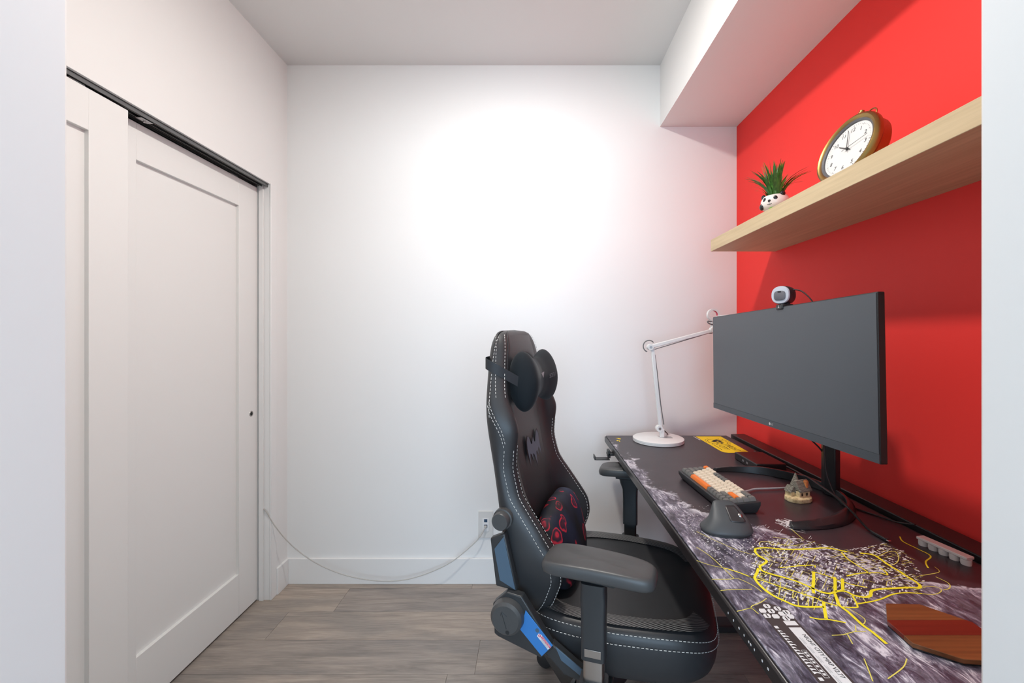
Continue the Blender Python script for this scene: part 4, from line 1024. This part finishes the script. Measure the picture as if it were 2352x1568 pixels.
# carbon strips on the inner faces of the lower side bolsters
for sgn in (-1,):
    st_ = []
    for h in [.52+i*(.90-.52)/16 for i in range(17)]:
        hf = back_half(h)
        a, b = hf[8], hf[10]
        st_.append([Vector((a[1]*(1-f)+b[1]*f+0.0028+0.002*math.sin(f*3.1), sgn*(a[0]*(1-f)+b[0]*f-0.002*math.sin(f*3.1)), h)) for f in (0.02, .33, .66, .98)])
    o = MB().loft(st_, closed=False, caps=False).build('bolster_strip', 'carbon', gc, sub=1)
def dashes(path, name, dl=0.0062, gap=0.0042, r=0.00085, parent=None):
    P = [Vector(p) for p in path]; mb = MB()
    L = [0]
    for a, b in zip(P[:-1], P[1:]): L.append(L[-1]+(b-a).length)
    def at(s_):
        for i in range(len(L)-1):
            if s_ <= L[i+1]:
                return P[i].lerp(P[i+1], (s_-L[i])/max(1e-9, L[i+1]-L[i]))
        return P[-1]
    s_ = 0
    while s_+dl < L[-1]:
        mb.tube([at(s_), at(s_+dl)], r, 4); s_ += dl+gap
    return tag(mb.build(name, 'thread', parent or gc, smooth=False), 'dashed white stitching along the seams', kind='stuff')
def seam(idx, sgn, h0, h1, off=(0.0, 0.0), n=60):
    out = []
    for i in range(n+1):
        h = h0+(h1-h0)*i/n; v_, t_ = back_half(h)[idx]
        out.append(Vector((t_+off[0], sgn*(v_+off[1]), h)))
    return out
for sgn in (-1, 1):
    for idx, h0, h1, off in ((5, .42, .90, (0, .0015)), (6, .42, .90, (.001, .0015)), (8, .50, .90, (.0015, -.0005)), (3, .98, 1.20, (.004, .001)), (5, 1.03, 1.20, (0.002, .001)), (6, 1.03, 1.20, (.003, .0005))):
        dashes(seam(idx, sgn, h0, h1, off), 'stitching')
    # diagonal seam from shoulder to bolster
    a = []
    for i in range(31):
        f = i/30; h = 1.01-0.115*f; hf = back_half(h)
        k = 3+2.0*f; i0 = int(min(4, math.floor(k))); fr_ = k-i0
        v_ = hf[i0][0]*(1-fr_)+hf[i0+1][0]*fr_; t_ = hf[i0][1]*(1-fr_)+hf[i0+1][1]*fr_
        a.append(Vector((t_, sgn*(v_+0.0022), h)))
    dashes(a, 'stitching'); dashes([p+Vector((0.004, 0, 0.010)) for p in a], 'stitching')
# bat-shaped emblem pressed into the centre panel
bat = [(0, .034), (.005, .020), (.010, .034), (.013, .016), (.024, .017), (.034, .030), (.046, .042), (.058, .046), (.070, .034), (.074, .012), (.072, -.012), (.066, -.036), (.060, -.016), (.050, -.006), (.040, -.012), (.034, -.030), (.026, -.012), (.014, -.014), (.007, -.030), (0, -.052)]
bat = bat+[(-x, y) for x, y in reversed(bat[1:-1])]
def bat_mesh(k, dz, m, name):
    slope = (sm_i(.90, TC)-sm_i(.79, TC))/.11
    mb = MB(); mb.add([(sm_i(.838+y*k, TC)+dz, x*k*0.86, .842+y*k) for x, y in bat], [tuple(range(len(bat)))])
    return mb.build(name, m, gc, smooth=False)
tag(bat_mesh(1.12, 0.0085, 'emblem_dark', 'emblem_outline'), 'black outline of the bat emblem')
tag(bat_mesh(1.02, 0.0097, 'emblem', 'emblem'), 'slate grey bat emblem')
# seat
def seat_ring(k, h, grow=0.0, lift=0.0):
    out = []
    for x, y in rr(0.252+grow, 0.262+grow, 4.2, 48):
        xx = 0.100+x*k; yy = 0.008+y*k*(1.0-0.10*max(0, x/0.25))
        side = max(0, (abs(y*k)/0.26-0.55)/0.45)
        front = max(0, (x*k/0.25-0.5)/0.5); rear = max(0, (-x*k/0.25-0.4)/0.6)
        z = h+lift*(0.016*side**1.5-0.020*front**2+0.004*rear)
        out.append(Vector((xx, yy, z)))
    return out
MB().loft([seat_ring(k, h, 0, l) for k, h, l in ((0.72, .345, 0), (0.90, .350, 0), (0.975, .368, 0), (1.0, .405, .3), (1.003, .440, .8), (0.985, .459, 1), (0.94, .472, 1), (0.86, .478, 1), (0.72, .479, .8), (0.45, .478, .5), (0.15, .477, 0))]).build('seat', 'leather', gc, sub=1)
sp_ = [seat_ring(k, h, 0, l) for k, h, l in ((0.78, .4790, .9), (0.86, .4785, 1.0), (0.935, .4730, 1.0))]
mbs = MB()
n48 = 48
quads = []
vs_ = [p for r_ in sp_ for p in r_]
for j in range(n48):
    x = sp_[0][j].x
    if -0.10 < x < 0.30 and abs(sp_[0][j].y-0.008) > 0.12 and -0.10 < sp_[0][(j+1) % n48].x < 0.30:
        quads += [(q_*n48+j, q_*n48+(j+1) % n48, (q_+1)*n48+(j+1) % n48, (q_+1)*n48+j) for q_ in (0, 1)]
mbs.add([(p.x, p.y, p.z+0.0042) for p in vs_], quads)
st2 = mbs.build('seat_strip', 'carbon', gc)
dashes([p+Vector((0, 0, 0.0012)) for p in seat_ring(0.990, .461, 0.002, 1)]+[seat_ring(0.990, .461, 0.002, 1)[0]], 'stitching')
dashes([p for p in seat_ring(1.0, .441, 0.0025, .8)]+[seat_ring(1.0, .441, 0.0025, .8)[0]], 'stitching')
# hinge covers on both sides
for sgn in (-1, 1):
    y0 = sgn*0.275
    hz = .5065; ht = -0.156
    def HM(y): return Matrix.Translation((0, y, 0)) @ Matrix.Rotation(math.pi/2, 4, 'X')   # polygon (t,h) in the plane of the side
    yo = sgn*0.268; yi = sgn*0.292
    hinge = MB().prism([(-0.198, 0.521), (-0.194, 0.446), (-0.184, 0.440), (-0.071, 0.410), (-0.041, 0.440), (-0.104, 0.528), (-0.121, 0.551), (-0.161, 0.556)], -yo, -yi, Matrix.Rotation(math.pi/2, 4, 'X')).build('hinge_cover', 'plastic', gc, bevel=0.003)
    disc = MB().lathe([(0.0, 0.022), (0.034, 0.022), (0.0405, 0.016), (0.043, 0.0), (0.043, -0.012)], 40, Matrix.Translation((ht, sgn*0.293, hz-0.006)) @ Matrix.Rotation(math.pi/2*(1 if sgn < 0 else -1), 4, 'X')).build('hinge_disc', 'plastic_soft', gc)
    MB().lathe([(0.0, 0.0), (0.0052, 0.0)], 14, Matrix.Translation((ht+0.006, sgn*0.3155, hz-0.034)) @ Matrix.Rotation(math.pi/2*(1 if sgn < 0 else -1), 4, 'X')).build('bolt_hole', 'dark', disc)
    MB().tube([Vector((ht-0.012, sgn*0.3154, hz+0.004)), Vector((ht-0.010, sgn*0.3154, hz+0.014)), Vector((ht+0.004, sgn*0.3154, hz+0.004))], 0.0006, 5).tube([Vector((ht-0.010, sgn*0.3154, hz+0.013)), Vector((ht+0.003, sgn*0.3154, hz-0.026))], 0.0006, 5).build('disc_mark', 'plastic', disc)
    film = MB().prism([(-0.110, 0.521), (-0.041, 0.449), (-0.069, 0.417), (-0.124, 0.471)], -sgn*0.2925, -sgn*0.2945, Matrix.Rotation(math.pi/2, 4, 'X')).build('film_panel', 'blue_film', gc, bevel=0.0006)
    tag(film, 'bright blue panel with a warning sticker')
    MB().lathe([(0.0, 0.0), (0.0050, 0.0)], 14, Matrix.Translation((-.080, sgn*0.2950, .478)) @ Matrix.Rotation(math.pi/2*(1 if sgn < 0 else -1), 4, 'X')).build('bolt_hole', 'slate', film)
    if sgn < 0:
        SM = Matrix.Translation((-.0625, -0.2950, .4545)) @ Matrix.Rotation(math.radians(45), 4, 'Y') @ Matrix.Rotation(math.pi/2, 4, 'X')
        MB().add([SM @ Vector(p) for p in ((-.020, -.006, 0), (.019, -.006, 0), (.019, .006, 0), (-.016, .006, 0), (-.022, .002, 0))], [(0,1,2,3,4)]).build('sticker', 'white_print', film, smooth=False)
        MB().add([SM @ Vector(p) for p in ((-.012, .0000, .0003), (.0185, .0000, .0003), (.0185, .0056, .0003), (-.012, .0056, .0003))], [(0,1,2,3)]).build('sticker_band', 'red_print', film, smooth=False)
        put_text('sticker_text', 'CAUTION', 0.0058, SM @ Matrix.Translation((.003, .0028, .0006)), 'white_print', film, 0.026)
        MB().lathe([(0.0016, 0.0003), (0.0036, 0.0003)], 16, SM @ Matrix.Translation((-.0165, .0005, 0))).build('sticker_ring', 'red_print', film, smooth=False)
        MB().add([SM @ Vector((x, y, .0004)) for y in (-.0010, -.0016, -.0028, -.0034, -.0046, -.0052) for x in (-.008, .016)], [(0,1,3,2), (4,5,7,6), (8,9,11,10)]).build('sticker_lines', 'grey_print', film, smooth=False)
    cov = MB().prism([(-.212, .676), (-.172, .694), (-.138, .552), (-.196, .556)], -sgn*0.256, -sgn*0.276, Matrix.Rotation(math.pi/2, 4, 'X')).build('side_bracket', 'plastic', gc, bevel=0.004)
    MB().prism([(-.199, .652), (-.174, .686), (-.142, .556), (-.184, .574)], -sgn*0.2765, -sgn*0.2785, Matrix.Rotation(math.pi/2, 4, 'X')).build('bracket_facet', 'slate', cov, bevel=0.0006)
    # bracket arm running forward under the seat
    MB().prism([(-0.046, 0.446), (0.044, 0.388), (0.044, 0.366), (-0.016, 0.378), (-0.064, 0.421)], -sgn*0.262, -sgn*0.286, Matrix.Rotation(math.pi/2, 4, 'X')).build('seat_bracket', 'plastic', gc, bevel=0.003)
    MB().prism([(-0.036, 0.444), (0.034, 0.400), (0.026, 0.387), (-0.022, 0.414)], -sgn*0.2865, -sgn*0.290, Matrix.Rotation(math.pi/2, 4, 'X')).build('bracket_facet', 'slate', gc, bevel=0.0008)
# lumbar knob
MB().lathe([(0.0, 0.032), (0.0205, 0.032), (0.0225, 0.029), (0.0225, 0.012), (0.026, 0.011), (0.0265, -0.004)], 28, Matrix.Translation((-.184, -0.249, .722)) @ Matrix.Rotation(math.pi/2, 4, 'X')).build('lumbar_knob', 'plastic_soft', gc)
# armrests
for sgn, vv, tt, yw in ((-1, -0.342, 0.076, -5.5), (1, 0.366, 0.108, -2)):
    hp = .700
    AM = Matrix.Translation((tt, vv, hp)) @ Matrix.Rotation(math.radians(yw), 4, 'Z')
    prs = []
    for k, z in ((0.90, -.030), (0.985, -.026), (1.0, -.016), (1.0, -.010), (0.97, -.003), (0.90, .001), (0.6, .002), (0.15, .0015)):
        rg3 = []
        for x, y in rr(0.126, 0.053, 4.5, 40):
            rg3.append(AM @ Vector((x*k if k > .9 else x*(k+(1-k)*0.45), y*k*(1-0.12*x/0.126), z-0.006*(x/0.126)**2)))
        prs.append(rg3)
    pad = MB().loft(prs).build('armrest_pad', 'plastic_soft', gc, sub=1)
    MB().box((-.062, -.024, -.046), (.040, .024, -.030)).build('pad_slide', 'plastic', gc, bevel=0.003).matrix_local = AM
    px_, pv = tt-0.010, vv+sgn*0.004
    MB().loft([[Vector((px_+x*kx, pv+y*ky, z)) for x, y in rr(0.027, 0.021, 6, 24)] for kx, ky, z in ((1.5 if sgn > 0 else 1.0, 1.2, hp-.046), (1.35 if sgn > 0 else 1.0, 1.15, hp-.062), (1.05, 1.05, hp-.085), (1, 1, hp-.12), (1, 1, .485))]).build('post_sleeve', 'plastic', gc)
    MB().box((px_-.018, pv+(-.0225 if sgn < 0 else .0215), .495), (px_+.018, pv+(-.0213 if sgn < 0 else .0227), .512)).build('badge', 'steel', gc, bevel=0.0004)
    MB().loft([[Vector((px_+x, pv+y, z)) for x, y in rr(0.0225, 0.016, 6, 24)] for z in (.49, .36)]).build('post', 'steel' if sgn < 0 else 'plastic', gc)
    MB().loft([[Vector((px_+x*k, pv+y*k, z)) for x, y in rr(0.031, 0.024, 5, 24)] for k, z in ((1, .435), (1.05, .40), (1.05, .335), (0.9, .325))]).build('post_socket', 'plastic', gc)
    MB().box((px_-.028, min(pv, sgn*0.10), .322), (px_+.028, max(pv, sgn*0.10), .340)).build('arm_bracket', 'desk_metal', gc, bevel=0.003)
# mechanism, gas lift and star base
MB().box((-.115, -.11, .300), (.125, .11, .343)).build('tilt_mechanism', 'desk_metal', gc, bevel=0.008)
MB().lathe([(0.026, .205), (0.0265, .30)], 24).build('gas_piston', 'desk_metal', gc)
MB().lathe([(0.046, .085), (0.044, .12), (0.039, .125), (0.037, .285), (0.033, .292)], 28).build('lift_cover', 'plastic_soft', gc)
MB().lathe([(0.0, .070), (0.058, .070), (0.064, .085), (0.060, .122), (0.046, .128)], 28).build('base_hub', 'plastic', gc)
for k in range(5):
    a = math.radians(134+72*k); d_ = Vector((math.cos(a), math.sin(a), 0)); e_ = Vector((-math.sin(a), math.cos(a), 0))
    rg5 = []
    for r_, w_, z0, z1 in ((0.03, .040, .072, .124), (0.12, .036, .074, .118), (0.22, .030, .074, .105), (0.31, .024, .073, .092)):
        rg5.append([d_*r_-e_*w_+Vector((0, 0, z0)), d_*r_+e_*w_+Vector((0, 0, z0)), d_*r_+e_*w_*0.55+Vector((0, 0, z1)), d_*r_-e_*w_*0.55+Vector((0, 0, z1))])
    MB().loft(rg5).build('base_leg', 'plastic', gc, bevel=0.004)
    cs_ = empty('caster', tuple(d_*0.292), (0, 0, a+0.6+k*1.1), 1.0, gc)
    for sy in (-1, 1):
        MB().lathe([(0.0, -.008), (0.022, -.008), (0.028, -.005), (0.028, .005), (0.022, .008), (0.0, .008)], 24, Matrix.Translation((-0.012, sy*0.0145, 0.0285)) @ Matrix.Rotation(math.pi/2, 4, 'X')).build('wheel', 'plastic', cs_)
    MB().lathe([(0.0, .074), (0.006, .074), (0.006, .055)], 12).box((-0.034, -0.005, 0.036), (0.012, 0.005, 0.058)).build('fork', 'steel', cs_, bevel=0.001)

# ------------------------------------------------------------------ neck pillow and lumbar cushion, placed in the chair's own frame
CM_ = Matrix.Translation((CHX, CHY, 0)) @ Matrix.Rotation(ang, 4, 'Z') @ Matrix.Scale(CS, 4)
np_ = empty('neck_pillow'); np_.matrix_world = CM_ @ Matrix.Translation((-.168, -.006, 1.065))
tag(np_, 'black velour neck pillow strapped to the chair headrest', 'pillow')
pr = []
for i in range(23):
    f = -1+2*i/22; v_ = 0.150*f; af = abs(f)
    hh = interp(af, [0, .3, .6, .8, .92, 1], [.060, .066, .082, .090, .080, .046])
    hd = interp(af, [0, .3, .6, .8, .92, 1], [.032, .035, .043, .047, .040, .016])
    xo = interp(af, [0, .5, 1], [-.006, -.003, -.002]); lean = 0.16
    ring = []
    for x, y in rr(hd, hh, 1.85, 24):
        ring.append(Vector((xo+x-lean*y*0.4, v_-y*0.10*math.copysign(1, f)*af**2, y)))
    pr.append(ring)
MB().loft(pr).build('pillow_body', 'velour', np_, sub=1)
MB().add([(0.040, -.016, .018), (0.040, .018, .020), (0.042, .002, .002)], [(0, 1, 2)]).build('pillow_mark', 'grey_print', np_, smooth=False).location = (-0.012, -0.018, 0.0)
put_text('pillow_text', 'SECRETLAB', 0.019, Matrix.Translation((0.0405, 0.062, 0.004)) @ Matrix.Rotation(math.pi/2, 4, 'Z') @ Matrix.Rotation(math.pi/2, 4, 'X'), 'emblem', np_, 0.085)
for sgn in (-1, 1):
    wS = 0.015
    path = catmull([(-.1035, sgn*.05, .058), (-.1035, sgn*.13, .057), (-.098, sgn*.170, .055), (-.079, sgn*.193, .050), (-.048, sgn*.188, .034), (-.008, sgn*.146, .002)], 5)
    rg6 = []
    for p in path:
        rg6.append([p+Vector((0, 0, wS)), p-Vector((0, 0, wS)), p-Vector((0, 0, wS))+Vector((0, sgn*0.0015, 0)), p+Vector((0, 0, wS))+Vector((0, sgn*0.0015, 0))])
    MB().loft(rg6).build('strap', 'strap', np_)
lc = empty('lumbar_cushion'); lc.matrix_world = CM_ @ Matrix.Translation((-.070, -.005, .587))
tag(lc, 'dark lumbar cushion with red swirl pattern on the chair seat', 'cushion')
pr = []
for i in range(25):
    f = -1+2*i/24; v_ = 0.165*f; af = abs(f)
    hh = interp(af, [0, .6, .85, .95, 1], [.112, .108, .092, .070, .030]); hd = interp(af, [0, .6, .85, .95, 1], [.046, .044, .036, .026, .010])
    pr.append([Vector((x-0.24*y-0.006, v_, y)) for x, y in rr(hd, hh, 2.6, 28)])
MB().loft(pr).build('cushion_body', 'cushion', lc, sub=1)
